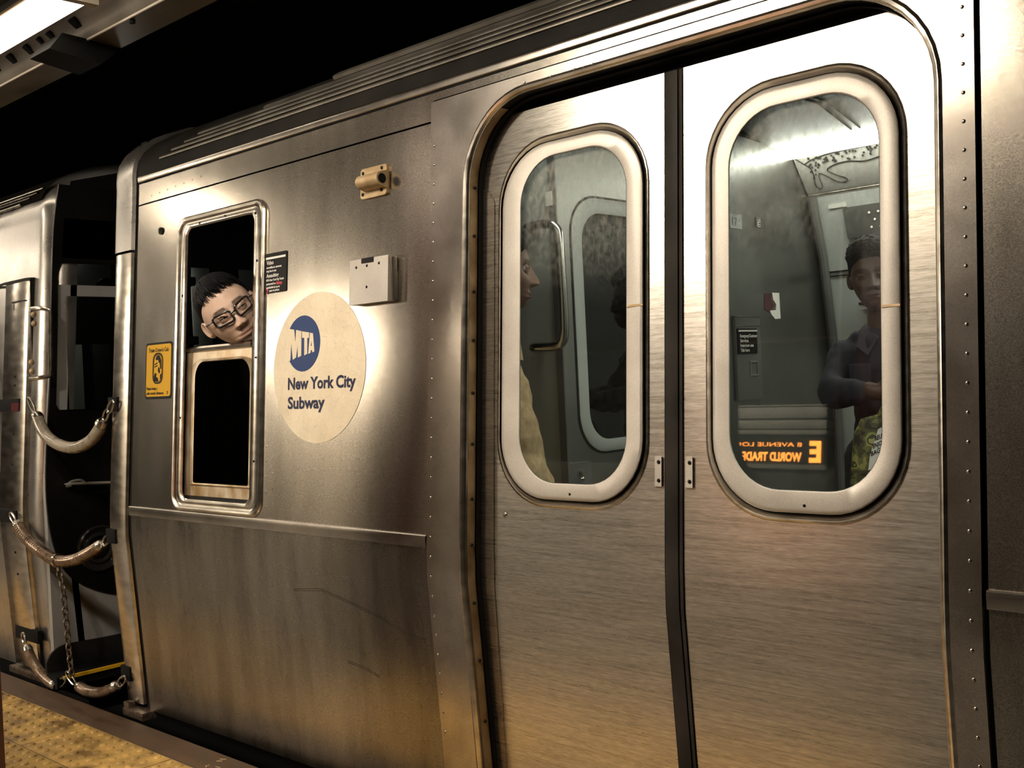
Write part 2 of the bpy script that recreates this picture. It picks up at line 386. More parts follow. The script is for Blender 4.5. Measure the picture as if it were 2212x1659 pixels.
bm = BM(); box(bm, (-4, -4.9, zz(1.78)), (18, 8.2, .1)); obj('ceiling', bm, MT['ceil'], kind='structure', label='sooty dark ceiling over the platform')
bm = BM(); box(bm, (-4, 4.5, zz(2.2)), (26, 10.5, .1)); obj('ceiling_tunnel', bm, MT['tunnel'], kind='structure', label='black tunnel roof above the tracks')
bm = BM(); box(bm, (-4, 6.0, .7), (26, .1, 5.6)); obj('wall_tunnel', bm, MT['tunnel'], kind='structure', label='black tunnel wall beyond the train')
bm = BM(); box(bm, (-4, -10.0, -1.25), (26, 4.1, .1)); obj('floor_trackbed', bm, MT['tunnel'], kind='structure', label='unlit trackbed of the opposite track')
bm = BM(); box(bm, (-4, -12.1, .7), (26, .1, 5.6)); obj('wall_tunnel', bm, MT['tunnel'], kind='structure', label='black tunnel wall behind the opposite train')
bm = BM(); box(bm, (-17, -2.9, .8), (.1, 18.5, 5.2)); obj('wall_far', bm, MT['tunnel'], kind='structure', label='dark end of the station')
bm = BM(); box(bm, (-4, 2.9, -1.25), (26, 6.2, .1)); obj('floor_trackbed', bm, MT['tunnel'], kind='structure', label='unlit trackbed under the trains')

# platform columns (riveted box section), in front and beside the camera
def column(x, y, s=.24, label=''):
    r = empty('platform_column', (x, y, 0), label, 'column')
    bm = BM(); box(bm, (x, y, .875+.65), (s*.62, .02, 3.05)); obj('web', bm, MT['column'], r)
    for sx in (-1, 1):
        bm = BM(); box(bm, (x+sx*s*.37, y, .875+.65), (.018, s, 3.05), bev=.003); obj('flange', bm, MT['column'], r)
    bm = BM(); box(bm, (x, y, .012), (s*1.25, s*1.25, .024), bev=.003); obj('base_plate', bm, MT['column'], r)
column(-3.473, -.92, .24, 'dark maroon steel platform column cropped at the left edge')
# added white-tiled wall out of view, built to mirror brightly in the cab side
sw = empty('wall_reflector', (-7.1, -3.9, 0), 'added white tiled wall out of view, brightening the steel that mirrors it', kind='structure')
bm = BM(); box(bm, (-7.1, -3.95, .875+.62), (2.1, .40, 3.05)); obj('wall_core', bm, MT['conc'], sw)
MT['walltile'] = noisy(mat('white_wall_tile'), (1, 1, 1), 3, 3, (.62, .58, .50), (.72, .68, .60), rlo=.2, rhi=.3)
me_ = None
for iz in range(14):
    for ix in range(10):
        if me_ is None:
            bm = BM(); box(bm, WL[sw], (.203, .014, .203), bev=.004); t_ = obj('wall_tile', bm, MT['walltile'], sw); me_ = t_.data
        else: t_ = bpy.data.objects.new('wall_tile', me_); COL.objects.link(t_); t_.parent = sw
        t_.location = Vector((-8.045+.21*ix, -3.745, .12+.21*iz))-WL[sw]
column(-2.58, -3.3, .30, 'added maroon steel column behind the photographer, blocking part of the door glass reflection')  # added column, set where it cuts off the mirrored train

# ------------------------------------------------------------------ overhead beam and light fixtures
# beam running along the platform edge
bt = empty('ceiling_beam', (-4, -.25, zz(1.3)), 'dusty beige ceiling beam with rounded edge above the train side', 'beam')
prof = [(-.52, 1.74), (-.52, 1.40), (-.34, 1.40), (-.30, 1.395), (-.255, 1.36), (-.232, 1.325), (-.222, 1.30), (-.215, 1.292), (-.09, 1.285), (-.075, 1.30), (-.075, 1.74)]
bm = BM(); loft(bm, [[Vector((x, y, zz(z))) for y, z in prof] for x in (-12, 3)], caps=True); obj('beam_body', bm, MT['beam'], bt)
bm = BM(); tube(bm, [(x, -.217, zz(1.293)) for x in (-12, 3)], .0045, 8); obj('rounded_edge', bm, mat('bare_worn_edge', (.7, .63, .53), .35), bt)
bm = BM()
loft(bm, [[Vector((x, y, zz(z))) for x, y, z in q] for q in (
    [(-3.97, -.31, 1.30), (-3.80, -.31, 1.30), (-3.80, -.08, 1.29), (-3.97, -.08, 1.29)],
    [(-3.965, -.36, 1.235), (-3.80, -.36, 1.235), (-3.78, -.18, 1.205), (-3.955, -.18, 1.205)])], caps=True)
obj('hanger_block', bm, MT['black'], bt, label='black hanger block under the beam')
# black slabs painted in as bracket shadows under the beam, and one bolt
for i, (x, wd) in enumerate([(-3.814, .045), (-4.010, .03), (-4.096, .022), (-4.214, .035), (-4.369, .04), (-4.525, .035)]):
    bm = BM(); box(bm, (x, -.252, zz(1.352)), (wd, .040, .016), Matrix.Rotation(-.62, 3, 'X'), bev=.004); obj('bracket_shadow', bm, MT['black'], bt)
bm = BM(); tube(bm, [(-3.50, -.20, zz(1.290)), (-3.50, -.20, zz(1.279))], .010, 10); obj('bolt', bm, MT['black'], bt)

def fixture(x0, x1, y, z, wdt=.15, h=.07, label='', tilt=.0, tubes=MT['tube'], group=None):
    r = empty('ceiling_light', ((x0+x1)/2, y, zz(z)), label, 'ceiling light', group)
    bm = BM(); box(bm, ((x0+x1)/2, y, zz(z)+h*.5), (x1-x0-.004, wdt, h*.5), bev=.004); obj('housing', bm, MT['lampdark'], r)
    P = [(wdt*.47*cos(a), -h*.55*sin(a)**.7 if sin(a) > 0 else 0) for a in [pi*i/8 for i in range(9)]]
    bm = BM(); loft(bm, [[Vector((x, y+p, zz(z)+h*.25+q)) for p, q in P] for x in (x0, x1)], closed=True, caps=True)
    obj('diffuser', bm, tubes, r)
    for x, d in ((x0, -1), (x1, 1)):
        bm = BM(); box(bm, (x+d*.016, y, zz(z)+h*.22), (.032, wdt*1.04, h*1.1), bev=.004); obj('end_cap', bm, MT['lampbody'], r)
    for s in (-1, 1):
        bm = BM(); box(bm, ((x0+x1)/2, y+s*wdt*.5, zz(z)+h*.24), (x1-x0, .006, .008)); obj('rim', bm, MT['bronze'], r)
    return r
fixture(-8.0, -3.49, -.425, 1.32, .165, .06, 'long glowing white strip light beside the ceiling beam, at top left', tubes=MT['tube_near'])
fixture(-2.95, -1.38, -1.62, 1.46, .24, .08, 'strip light over the platform above the photographer, mirrored at the top of the train doors')
fixture(-6.50, -6.25, -1.62, 1.46, .22, .08, 'short strip light over the platform, mirrored as a streak beside the cab window', tubes=MT['tube_hot'])
fixture(-11.5, -8.6, -1.62, 1.46, .22, .08, 'added strip light out of view, brightening the second car', tubes=MT['fill_far'])  # added unseen light for the second car and the tiles
fixture(-8.05, -6.15, -3.62, .92, .20, .10, 'added strip light on the added tiled wall, brightening the cab side panel', tubes=MT['fill_wall'])  # added unseen light, placed for the bright patch on the cab side

fixture(-9.0, -4.8, -7.1, 1.50, .22, .08, 'added strip light out of view, brightening the mirrored train')  # added unseen light for the train across the platform
bm = BM(); box(bm, (-7.0, -6.85, zz(1.53)), (9.0, .16, .5), bev=.01); tag(obj('ceiling_beam', bm, MT['beam']), 'added beige beam behind the photographer, hiding the added strip light from the door glass', 'beam')  # added screen that keeps the light above out of the glass reflection
# compact lamp that throws the crisp shadows on the cab side
def lamp(x, y, z, label, r=.07):
    t = empty('platform_lamp', (x, y, zz(z)), label, 'lamp')
    bm = BM(); ball(bm, (x, y, zz(z)), (r, r, r)); obj('bulb', bm, MT['bulb'], t)
    bm = BM(); loft(bm, [[Vector((x+rad*cos(a*pi/8), y+rad*sin(a*pi/8), zz(z)+h)) for a in range(16)] for rad, h in ((.15, -.01), (.14, .05), (.08, .10), (.04, .12))], caps=False); obj('lamp_shade', bm, MT['lampbody'], t)
    bm = BM(); tube(bm, [(x, y, zz(z)+.11), (x, y, zz(1.74))], .012, 8); obj('stem', bm, MT['black'], t)
lamp(-3.05, -1.95, 1.38, 'bare bulb platform lamp hanging out of frame beside the strip light', .06)
#@@PART2@@

# ------------------------------------------------------------------ the subway car with the cab
def skin(x, z, o=0):
    k = 1+o/2.1 if abs(o) > .015 else 1.0
    return Vector((x*k, yskin(z)+o, HC+z*k))
ZB = -1.25
car = empty('subway_car', (-2, 1.3, 0), 'stainless steel subway car with the cab window and double doors, nearest the camera', 'subway car')
XE = 1.6
def sheet(name, outer, holes=(), o0=0, o1=.02, m='sheet', parent=car, label=None, mp=skin, levels=ZL, smooth=20):
    bm = BM(); plate(bm, outer, holes, o0, o1, mp, levels); return obj(name, bm, MT[m], parent, label, smooth=smooth)
sheet('cab_side_panel', rect(-4.0, -2.26, -.44, .735), [rr(-3.665, -3.135, -.42, .622, .05)], label='linen-finish steel side panel around the cab window')
sheet('letterboard', [(-4.0, .741), (-2.283, .741), (-2.283, .7995), (-.70, .7995), (XE, .7995), (XE, .8225), (-4.0, .8225)])
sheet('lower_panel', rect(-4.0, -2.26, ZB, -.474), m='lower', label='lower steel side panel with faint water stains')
bm = BM()
for pts in (((-2.95, -.66), (-2.80, -.645), (-2.66, -.67), (-2.52, -.70), (-2.40, -.735), (-2.32, -.745)), ((-2.70, -.86), (-2.62, -.868), (-2.55, -.885))):
    for dz in (0, -.006): tube(bm, [skin(x, z+dz, -.0002) for x, z in pts], .0009, 4, sy=.5)
obj('scrape', bm, mat('dull_scrape', (.03, .026, .02), .9, spec=0), car, kind='stuff')
sheet('side_panel', rect(-.748, XE, -.44, .79), label='darker steel side panel right of the doors')
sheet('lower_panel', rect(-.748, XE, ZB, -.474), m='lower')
sheet('seam_backing', rect(-4.0, XE, -.46, .80), [rr(-3.66, -3.14, -.41, .615, .05), rect(-2.13, -.80, -.60, .745)], .022, .030, 'black')
sheet('seam_backing', [(-4.0, ZB), (-2.13, ZB), (-2.13, -.45), (-4.0, -.45)], (), .022, .030, 'black')
for x0, x1 in ((-4.0, -2.287), (-.748, XE)):
    bm = BM(); P = [(-.4765, 0), (-.4755, -.010), (-.452, -.013), (-.443, -.012), (-.440, -.009), (-.4395, 0)]
    loft(bm, [[skin(x, z, o) for z, o in P] for x in (x0, x1)], caps=True, flip=True); obj('belt_rail', bm, MT['casing'], car)
bm = BM(); P = [(.8265, .0), (.8268, -.006), (.829, -.009), (.842, -.011), (.849, -.010), (.853, -.006), (.855, .004)]
loft(bm, [[skin(x, z, o) for z, o in P] for x in (-3.995, XE)], caps=True, flip=True); obj('gutter_rail', bm, MT['casing'], car, label='bright rain gutter rail')
bm = BM(); loft(bm, [[skin(x, z, -.003) for z in (.823, .8265)] for x in (-3.995, XE)], closed=False)
obj('gutter_seam', bm, MT['black'], car)
# roof: smooth sooty cove, then corrugations, then the crown
RP = [(.066, .854), (.070, .885), (.080, .920), (.105, .958), (.15, .996), (.22, 1.036), (.32, 1.074), (.46, 1.10), (.7, 1.125), (1.0, 1.14), (1.35, 1.145)]
def roofpt(x, t):
    t = max(0, min(t, len(RP)-1.001)); i = int(t); f = t-i
    return Vector((x, RP[i][0]*(1-f)+RP[i+1][0]*f, zz(RP[i][1]*(1-f)+RP[i+1][1]*f)))
def roof(parent, x0, x1, starts):
    bm = BM(); loft(bm, [[roofpt(x, t*.5) for t in range(0, 21)] for x in (x0, x1)], closed=False, flip=True)
    obj('roof', bm, MT['cove'], parent, label='sooty curved car roof')
    for s, (ta, tb), h in starts:
        bm = BM(); a = roofpt(0, ta); b = roofpt(0, tb)
        n = Vector((0, -(b-a).z, (b-a).y)).normalized()
        Q = [a-n*.002, a+n*h*.8, a*.8+b*.2+n*h, a*.2+b*.8+n*h, b+n*h*.8, b-n*.002]
        loft(bm, [[Vector((x, q.y, q.z)) for q in Q] for x in ((s, x1) if x1 > s else (x1, s))], closed=False, flip=True, caps=False)
        obj('roof_rib', bm, MT['ridge'], parent)
RIBS = [(1.30, 1.58), (1.80, 2.06), (2.28, 2.52), (2.74, 3.0), (3.25, 3.6)]
roof(car, -4.02, XE, [(x, r, .007) for x, r in zip((-3.84, -3.76, -3.68, -3.60, -3.20), RIBS)]+[(-2.86, (4.15, 4.75), .014)])
# end of the car: corner post with anchor pockets and the grey end hoop over the roof
def cornerpost(parent, x0, x1, sgn, ztop, pockets, m='trim'):
    """strip round the corner; x0 nearer the side sheet, x1 the outer end"""
    P = [(x0, 0), (x0+sgn*.004, -.010), (x0+sgn*.012, -.013), (x1-sgn*.05, -.013), (x1-sgn*.02, -.006), (x1-sgn*.006, .010), (x1, .04), (x1, .12)]
    zs = [ztop-.001*0 - i*(ztop-ZB-.02)/24 for i in range(25)]
    bm = BM(); loft(bm, [[skin(x, z)+Vector((0, o, 0)) for x, o in P] for z in zs], closed=False, flip=sgn > 0)
    o = obj('corner_post', bm, MT[m], parent)
    return o
post = cornerpost(car, -4.025, -4.185, -1, .556, None)
bm = BM(); loft(bm, [[skin(x, z, .004) for x in (-4.03, -3.99)] for z in [ZB+.05*i for i in range(43) if ZB+.05*i < .90]], closed=False); obj('corner_gasket', bm, MT['rubber'], car)
for z in (-.042, -.565, -1.12):
    bm = BM(); c = skin(-4.145, z); box(bm, (c.x+.005, c.y+.006, c.z), (.075, .05, .058), bev=.004); obj('anchor_pocket', bm, MT['black'], post)
def hoop(parent, x0, x1, sgn, off=.014, m='capgrey', zlow=.565, t1=10):
    ts = [i*.5 for i in range(0, int(t1*2)+1)]
    base = [Vector((0, yskin(z), zz(z))) for z in (zlow, .62, .70, .78, .82)] + [roofpt(0, t) for t in ts]
    P = [(x0, .0), (x0+sgn*.006, off), (x1-sgn*.05, off), (x1-sgn*.02, off*.5), (x1-sgn*.004, -off), (x1, -.04), (x1, -.12)]
    L = []
    for i, b in enumerate(base):
        a = base[max(i-1, 0)]; c = base[min(i+1, len(base)-1)]; d = (c-a).normalized(); n = Vector((0, -d.z, d.y))
        L.append([Vector((x, 0, 0))+b+n*o for x, o in P])
    bm = BM(); loft(bm, L, closed=False, flip=sgn < 0); return obj('end_hoop', bm, MT[m], parent, label='smooth grey hoop round the end of the car')
hoop(car, -4.022, -4.192, -1)
# end face of this car (away from the camera) closes the cab
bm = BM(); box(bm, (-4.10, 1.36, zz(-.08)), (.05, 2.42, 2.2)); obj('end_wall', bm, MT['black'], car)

# ---- cab window
cw = empty('cab_window', skin(-3.4, .1), None); cw.parent = car; cw.location = skin(-3.4, .1)-WL[car]; WL[cw] = skin(-3.4, .1)
OUT = (-3.687, -3.112, -.438, .644, .055); 
bm = BM(); ring(bm, [((-3.687, -3.112, -.438, .644, .055), .002), ((-3.686, -3.113, -.437, .643, .055), -.007), ((-3.680, -3.119, -.430, .637, .050), -.012),
    ((-3.668, -3.131, -.420, .627, .046), -.011), ((-3.661, -3.139, -.412, .620, .042), -.005), ((-3.652, -3.148, -.406, .612, .04), -.008), ((-3.625, -3.176, -.402, .603, .036), -.008), ((-3.617, -3.183, -.395, .597, .034), -.003), ((-3.615, -3.185, -.393, .595, .034), .06)], k=7, wrap=False)
obj('frame', bm, MT['trim'], cw, 'rounded bronze-toned cab window frame')
for p in ((-3.53, .607), (-3.36, .617), (-3.20, .612), (-3.16, .42), (-3.155, .1), (-3.155, -.25), (-3.64, .15), (-3.635, -.2)):
    pass
rivet('frame_screw', [skin(x, z, -.009) for x, z in ((-3.53, .607), (-3.36, .611), (-3.17, .595), (-3.155, .43), (-3.152, .1), (-3.152, -.25), (-3.638, .35), (-3.635, -.1))], .0045, .002, MT['rubber'], cw)
hole = rr(-3.573, -3.197, -.336, .100, .006, 3); top = rr(-3.573, -3.197, -.336, .100, .060, 7)
H = [p for p in top if p[1] > -.1]+[(-3.573, -.33), (-3.567, -.336), (-3.203, -.336), (-3.197, -.33)]
sh = sheet('lower_sash', [(-3.612, -.384), (-3.186, -.384), (-3.186, .154), (-3.612, .154)], [H], .018, .034, 'sashm', cw, 'tarnished half-lowered sash')
bm = BM(); loft(bm, [[skin(x, z, .017) + Vector((0, o, 0)) for z, o in ((.136, .0), (.140, -.006), (.150, -.008), (.157, -.004), (.158, .02))] for x in (-3.612, -3.186)], closed=False); obj('sash_lip', bm, MT['trim'], cw)
bm = BM()
T2 = [(x, z) for x, z in H]
loft(bm, [[skin(x, z, o) for x, z in [(x0+(x0+3.385)*d, z0+(z0-(-.118))*d) for x0, z0 in H]] for o, d in ((.017, .045), (.012, .03), (.013, .01), (.018, 0.0))]); obj('sash_moulding', bm, MT['sashm'], cw)
sheet('sash_pane', rect(-3.59, -3.19, -.35, .115), (), .026, .029, 'glass_cab', cw)
bm = BM(); plate(bm, rect(-3.62, -3.18, -.40, -.384), (), .012, .05); obj('sill_channel', bm, MT['rubber'], cw)

# ---- decals and fittings on the cab side
def decal_place(x, z, o):
    return lambda u, v, d: skin(x+u, z+v, o-d)
yn = sheet('crew_notice', rr(-3.913, -3.714, -.028, .188, .012, 4), (), -.0012, .001, 'ink', car, 'yellow notice reading Train Crew\'s Cab')
sheet('notice_face', rr(-3.905, -3.722, -.018, .180, .012, 4), (), -.0022, -.0011, 'yellow', yn)
def line(par, m, *a, **k):
    bm = BM(); text_polys(bm, *a, **k); return obj('lettering', bm, MT[m], par, smooth=0)
line(yn, 'ink', "Train Crew's Cab", .021, decal_place(-3.888, .152, -.0032), .150, bold=.0004)
line(yn, 'ink', "Please keep a", .015, decal_place(-3.898, .008, -.0032), .082, bold=.0004)
line(yn, 'ink', "safe social distance", .015, decal_place(-3.898, -.010, -.0032), .128, bold=.0004)
line(yn, 'ink', "3", .016, decal_place(-3.747, -.010, -.0032), .010, bold=.0004)
bm = BM(); ring(bm, [((-3.856, -3.778, .030, .148, .030), -.0030), ((-3.850, -3.784, .036, .142, .026), -.0030)], k=5, wrap=False)
ring(bm, [((-3.848, -3.786, .038, .140, .024), -.0030), ((-3.846, -3.788, .040, .138, .022), -.0030)], k=5, wrap=False)
for pl in ([(-3.835, .125), (-3.826, .137), (-3.806, .137), (-3.793, .12), (-3.791, .085), (-3.800, .088), (-3.803, .108), (-3.812, .112), (-3.815, .122), (-3.828, .120)],
           [(-3.846, .060), (-3.836, .072), (-3.824, .068), (-3.830, .058), (-3.815, .052), (-3.812, .040), (-3.846, .040)],
           [(-3.812, .095), (-3.803, .088), (-3.800, .074), (-3.808, .068), (-3.816, .080)],
           [(-3.842, .105), (-3.822, .112), (-3.820, .108), (-3.842, .101)], [(-3.842, .096), (-3.822, .102), (-3.820, .098), (-3.842, .092)],
           [(-3.800, .062), (-3.790, .070), (-3.789, .050), (-3.798, .044)]):
    plate(bm, pl, (), -.0030, -.0024)
obj('notice_drawing', bm, MT['ink'], yn, smooth=0)
bn = sheet('warning_notice', rr(-3.120, -2.990, .312, .447, .006, 3), (), -.0030, .001, 'ink', car, 'small black warning notice beside the cab window')
bm = BM(); plate(bm, rect(-3.108, -2.996, .427, .434), (), -.0040, -.003); obj('notice_bar', bm, MT['white'], bn)
for s, z, h, wd in (('Video', .405, .019, .040), ('surveillance cameras', .392, .010, .086), ('may be in use', .380, .010, .056), ('Assaulting', .362, .017, .070), ('MTA New York City Transit', .349, .010, .100), ('personnel is a', .3365, .010, .054), ('punishable by up to', .3245, .010, .078), ('years in prison', .3125+.001, .010, .058)):
    xo = -3.086 if s.startswith('years') else -3.103
    line(bn, 'white', s, h, decal_place(xo, z+.004, -.0042), wd, bold=.0003)
line(bn, 'red', 'felony', .014, decal_place(-3.045, .339, -.0044), .034, bold=.0008); line(bn, 'red', '7', .026, decal_place(-3.104, .316-.009+.003, -.0044), .015, bold=.001)
cx, cz, cr = -2.8145, .0535, .2405
def circ(cx, cz, r, n=72): return [(cx+r*cos(2*pi*i/n), cz+r*sin(2*pi*i/n)) for i in range(n)]
dc = sheet('round_decal', circ(cx, cz, cr), (), -.0012, .001, 'decal', car, 'cream round decal with the transit emblem')
B = [(a, b) for a, b in circ(-2.893, .1335, .0905, 96)]
import itertools
def clipx(poly, x0):
    out = []
    for i in range(len(poly)):
        a = poly[i]; b = poly[(i+1) % len(poly)]
        if a[0] >= x0: out.append(a)
        if (a[0] >= x0) != (b[0] >= x0):
            t = (x0-a[0])/(b[0]-a[0]); out.append((x0, a[1]+(b[1]-a[1])*t))
    return out
Bc = clipx(B, -2.9665)
sheet('emblem', Bc, (), -.0020, -.0011, 'blue', dc)
Mo = [(-2.975, .186), (-2.942, .181), (-2.934, .140), (-2.931, .1795), (-2.902, .174), (-2.901, .094), (-2.919, .089), (-2.922, .126), (-2.929, .089+.001), (-2.947, .083), (-2.957, .137), (-2.9605, .0815), (-2.975, .077)]
To = [(-2.899, .173), (-2.860, .167), (-2.861, .150), (-2.870, .150), (-2.869, .099), (-2.885, .094), (-2.886, .151), (-2.898, .152)]
Ao = [(-2.856, .166), (-2.840, .163), (-2.831, .105), (-2.842, .102), (-2.844, .110), (-2.850, .109), (-2.8515, .101), (-2.8635, .098)]
for s, hs in ((Mo, ()), (To, ()), (Ao, [[(-2.848, .141), (-2.845, .123), (-2.851, .123)]])):
    sheet('emblem_letter', s, hs, -.0026, -.0019, 'decal', dc)
line(dc, 'navyink', 'New York City', .053, decal_place(-2.972, -.013, -.0022), .352, bold=.0016)
line(dc, 'navyink', 'Subway', .053, decal_place(-2.971, -.0755, -.0022), .197, bold=.0016)
# steel cover box
d = .034
bxp = lambda x, z, o: skin(x, z, 0) if o > -.001 else Vector((x*(1-d/2.1), yskin(z)+o, zz(z*(1-d/2.1))))
cb = obj('cover_box', plate(BM(), rect(-2.661, -2.478, .238, .376), (), -d, .0, lambda x, z, o: Vector((x*(1-d/2.1), yskin(z)+o, zz(z*(1-d/2.1))))), MT['alu'], car, 'brushed steel cover box')
bm = BM(); plate(bm, rect(-2.602, -2.545, .361, .376), (), -d-.002, -d+.001, lambda x, z, o: Vector((x*(1-d/2.1), yskin(z)+o, zz(z*(1-d/2.1))+.0012))); obj('finger_slot', bm, MT['rubber'], cb)
rivet('screw', [Vector((x*(1-d/2.1), yskin(z)-d, zz(z*(1-d/2.1)))) for x, z in ((-2.628, .352), (-2.577, .353), (-2.520, .355), (-2.577, .288))], .0045, .0025, MT['rubber'], cb)
bm = BM(); c = skin(-2.475, .30); box(bm, (c.x+.028, c.y-.010, c.z), (.03, .022, .13), bev=.004); obj('side_bracket', bm, MT['casing'], cb)
# bronze pole socket
ps = obj('pole_socket', plate(BM(), rr(-2.600, -2.478, .557, .650, .010, 4), (), -.010, .0), MT['bronze'], car, 'tan bronze pole socket')
bm = BM()
L = []
yc = yskin(.605)-.030; zc = zz(.603)
for x in (-2.575, -2.475):
    r = .021; L.append([Vector((x, yskin(.58)-.008, zc-r-.006))] + [Vector((x, yc-r*cos(a)+.0, zc+r*sin(a))) for a in [radians(-80+i*20) for i in range(9)]] + [Vector((x, yskin(.63)-.008, zc+r+.006))])
loft(bm, L, caps=True, flip=True); 
ball(bm, (-2.575, yc, zc), (.012, .020, .020))
sb = obj('socket_barrel', bm, MT['bronze'], ps)
bm = BM(); tube(bm, [(-2.477, yc, zc), (-2.4735, yc, zc)], .0145, 16); obj('socket_bore', bm, MT['black'], ps)
rivet('screw', [skin(x, z, -.011) for x, z in ((-2.588, .636), (-2.500, .640), (-2.588, .571), (-2.500, .573))], .0055, .003, MT['rubber'], ps)
bm = BM(); c = skin(-3.817, .615); tube(bm, [c+Vector((0, .004, 0)), c+Vector((0, -.006, 0))], .014, 14); ball(bm, c+Vector((.002, -.007, .003)), (.005, .003, .005)); obj('lock', bm, MT['rubber'], car, 'black round lock')

# ---- door casing (portal) with rolled edge, jamb strip and screws
OL, OR_, OT, RR_ = -2.133, -.838, .748, .215
def portal(dx, n=10):
    x0, x1, t, r = OL+dx, OR_-dx, OT-dx, RR_-dx
    p = [(x0, ZB), (x0, -.56), (x0, -.52), (x0, -.49), (x0, -.46), (x0, t-r)]
    p += [(x0+r-r*cos(a), t-r+r*sin(a)) for a in [pi/2*i/n for i in range(1, n+1)]]
    p += [(x1-r+r*sin(a), t-r+r*cos(a)) for a in [pi/2*i/n for i in range(0, n+1)]]
    p += [(x1, -.46), (x1, -.49), (x1, -.52), (x1, -.56), (x1, ZB)]
    return p
def skl(x, z, o): return Vector((x, yskin(z)+o, zz(z)))
pin = portal(-.020)
outer = [(-2.285, ZB), (-2.285, .793), (-.757, .793), (-.757, ZB)] + pin[::-1]
cs = obj('door_casing', plate(BM(), outer, (), -.009, .0, skl), MT['casing'], car, 'steel casing round the double doors', smooth=20)
bm = BM(); loft(bm, [[skl(x, z, o) for x, z in portal(dx)] for dx, o in ((-.020, -.009), (-.013, -.012), (-.006, -.010), (-.001, -.004), (0, .001))], closed=False, flip=False)
obj('rolled_edge', bm, MT['trim'], cs)
bm = BM(); loft(bm, [[skl(x, z, o) for x, z in portal(.001)[:13]] for o in (.001, .031)], closed=False); obj('jamb_strip', bm, MT['bronze'], cs, 'tan jamb strip')
bm = BM(); loft(bm, [[skl(x, z, o) for x, z in portal(dx)] for dx, o in ((-.001, .0), (-.001, .11))], closed=False); 
loft(bm, [[skl(x, z, o) for x, z in portal(dx)] for dx, o in ((.006, .031), (.006, .05), (-.003, .051))], closed=False); obj('jamb_rubber', bm, MT['rubber'], cs)
zs = [-.95, -.78, -.62, -.46, -.335, -.185, -.045, .10, .235, .39, .525]
rivet('jamb_screw', [skl(OL+.003, z, .017) for z in zs], .005, .005, MT['rubber'], cs)
rivet('rivet', [skl(-2.270, z, -.009) for z in [-1.0+.0555*i for i in range(31)]]+[skl(-.778, z, -.009) for z in [-1.0+.0555*i for i in range(31)]], .0042, .0022, MT['casing'], cs)
rivet('rivet', [skl(x, .767+(.004 if x < -1.9 else 0), -.009) for x in (-1.92, -1.83, -1.75, -1.72, -1.69)], .004, .003, MT['casing'], cs)
rivet('rivet', [skin(x, z, 0) for x, z in [(-3.9+.06*i, .765+.003*i) for i in range(7)]+[(-3.09, -.20-.05*i) for i in range(5)]+[(-3.055, -.19-.05*i) for i in range(5)]], .0035, .0015, MT['sheet'], car)
for zq in (-1, 1): pass

# ---- door leaves
LO = .052
def leaf(x0, x1, win, fr, rim, label, side):
    lo = LO
    lf = obj('door_leaf', plate(BM(), rect(x0, x1, ZB, .697), [rr(*rim, 10)], lo, lo+.035), MT['door'], car, label, smooth=20)
    e = lambda q, d: (q[0]-d, q[1]+d, q[2]-d, q[3]+d, q[4]+d)
    bm = BM(); ring(bm, [(e(rim, .007), lo+.001), (e(rim, .004), lo-.0035), (e(rim, .001), lo-.0045), (e(rim, -.002), lo-.002), (e(fr, .0025), lo+.009)], k=10, wrap=False); obj('window_rim', bm, MT['trim'], lf)
    bm = BM(); ring(bm, [(e(fr, .004), lo+.0095), (e(fr, -.006), lo+.0095)], k=10, wrap=False)
    obj('window_gasket', bm, MT['rubber'], lf)
    bm = BM(); ring(bm, [(e(fr, -.003), lo+.012), (fr, lo-.002), (e(fr, -.003), lo-.007), (e(fr, -.010), lo-.010), (e(win, .004), lo-.007), (e(win, .001), lo-.004)], k=10, wrap=False); fo = obj('window_frame', bm, MT['alu'], lf)
    bm = BM(); ring(bm, [(e(win, .001), lo-.004), (win, lo+.0), (win, lo+.02)], k=10, wrap=False); obj('pane_seal', bm, MT['rubber'], lf)
    bm = BM(); plate(bm, rr(*e(win, .01), 10), (), lo+.012, lo+.016); obj('window_pane', bm, MT['glass'], lf)
    xm = (fr[0]+fr[1])/2; rivet('frame_screw', [skin(xm+.005, fr[2]+.016, lo-.010)], .0035, .002, MT['black'], lf)
    # butt joint in the frame
    zj = .105 if side < 0 else .055
    bm = BM(); plate(bm, rect(win[1]+.001, fr[1]-.002, zj+.045, zj+.050), (), lo-.0105, lo-.006); obj('frame_joint', bm, MT['bronze'], lf)
    return lf
l1 = leaf(-2.112, -1.478, (-1.937, -1.590, -.279, .560, .118), (-2.004, -1.539, -.322, .598, .155), (-2.014, -1.529, -.336, .612, .165), 'left door leaf', -1)
l2 = leaf(-1.424, -.80, (-1.300, -.951, -.272, .557, .118), (-1.346, -.909, -.320, .600, .155), (-1.358, -.898, -.334, .614, .165), 'right door leaf', 1)
bm = BM(); plate(bm, [(-2.095, ZB), (-2.052, ZB), (-2.030, -.5), (-2.036, .47), (-2.052, .495), (-2.088, .515)], (), LO-.003, LO+.001); obj('edge_guard', bm, MT['door'], l1)
def rub(x0, x1, o, m='rubber2', par=l1):
    bm = BM(); P = [(x0, o+.02), (x0, o+.003), (x0+.003, o), (x1-.003, o), (x1, o+.003), (x1, o+.02)]
    zs = [ZB, -.8, -.56, -.53, -.50, -.46, 0, .697]
    loft(bm, [[skin(x, z, q) for x, q in P] for z in zs], closed=False); obj('edge_rubber', bm, MT[m], par)
rub(-1.478, -1.438, LO-.001); rub(-1.4365, -1.425, LO-.004, par=l2)
bm = BM(); plate(bm, rect(-1.485, -1.42, ZB, .70), (), LO+.022, LO+.03); obj('edge_backing', bm, MT['black'], l2)
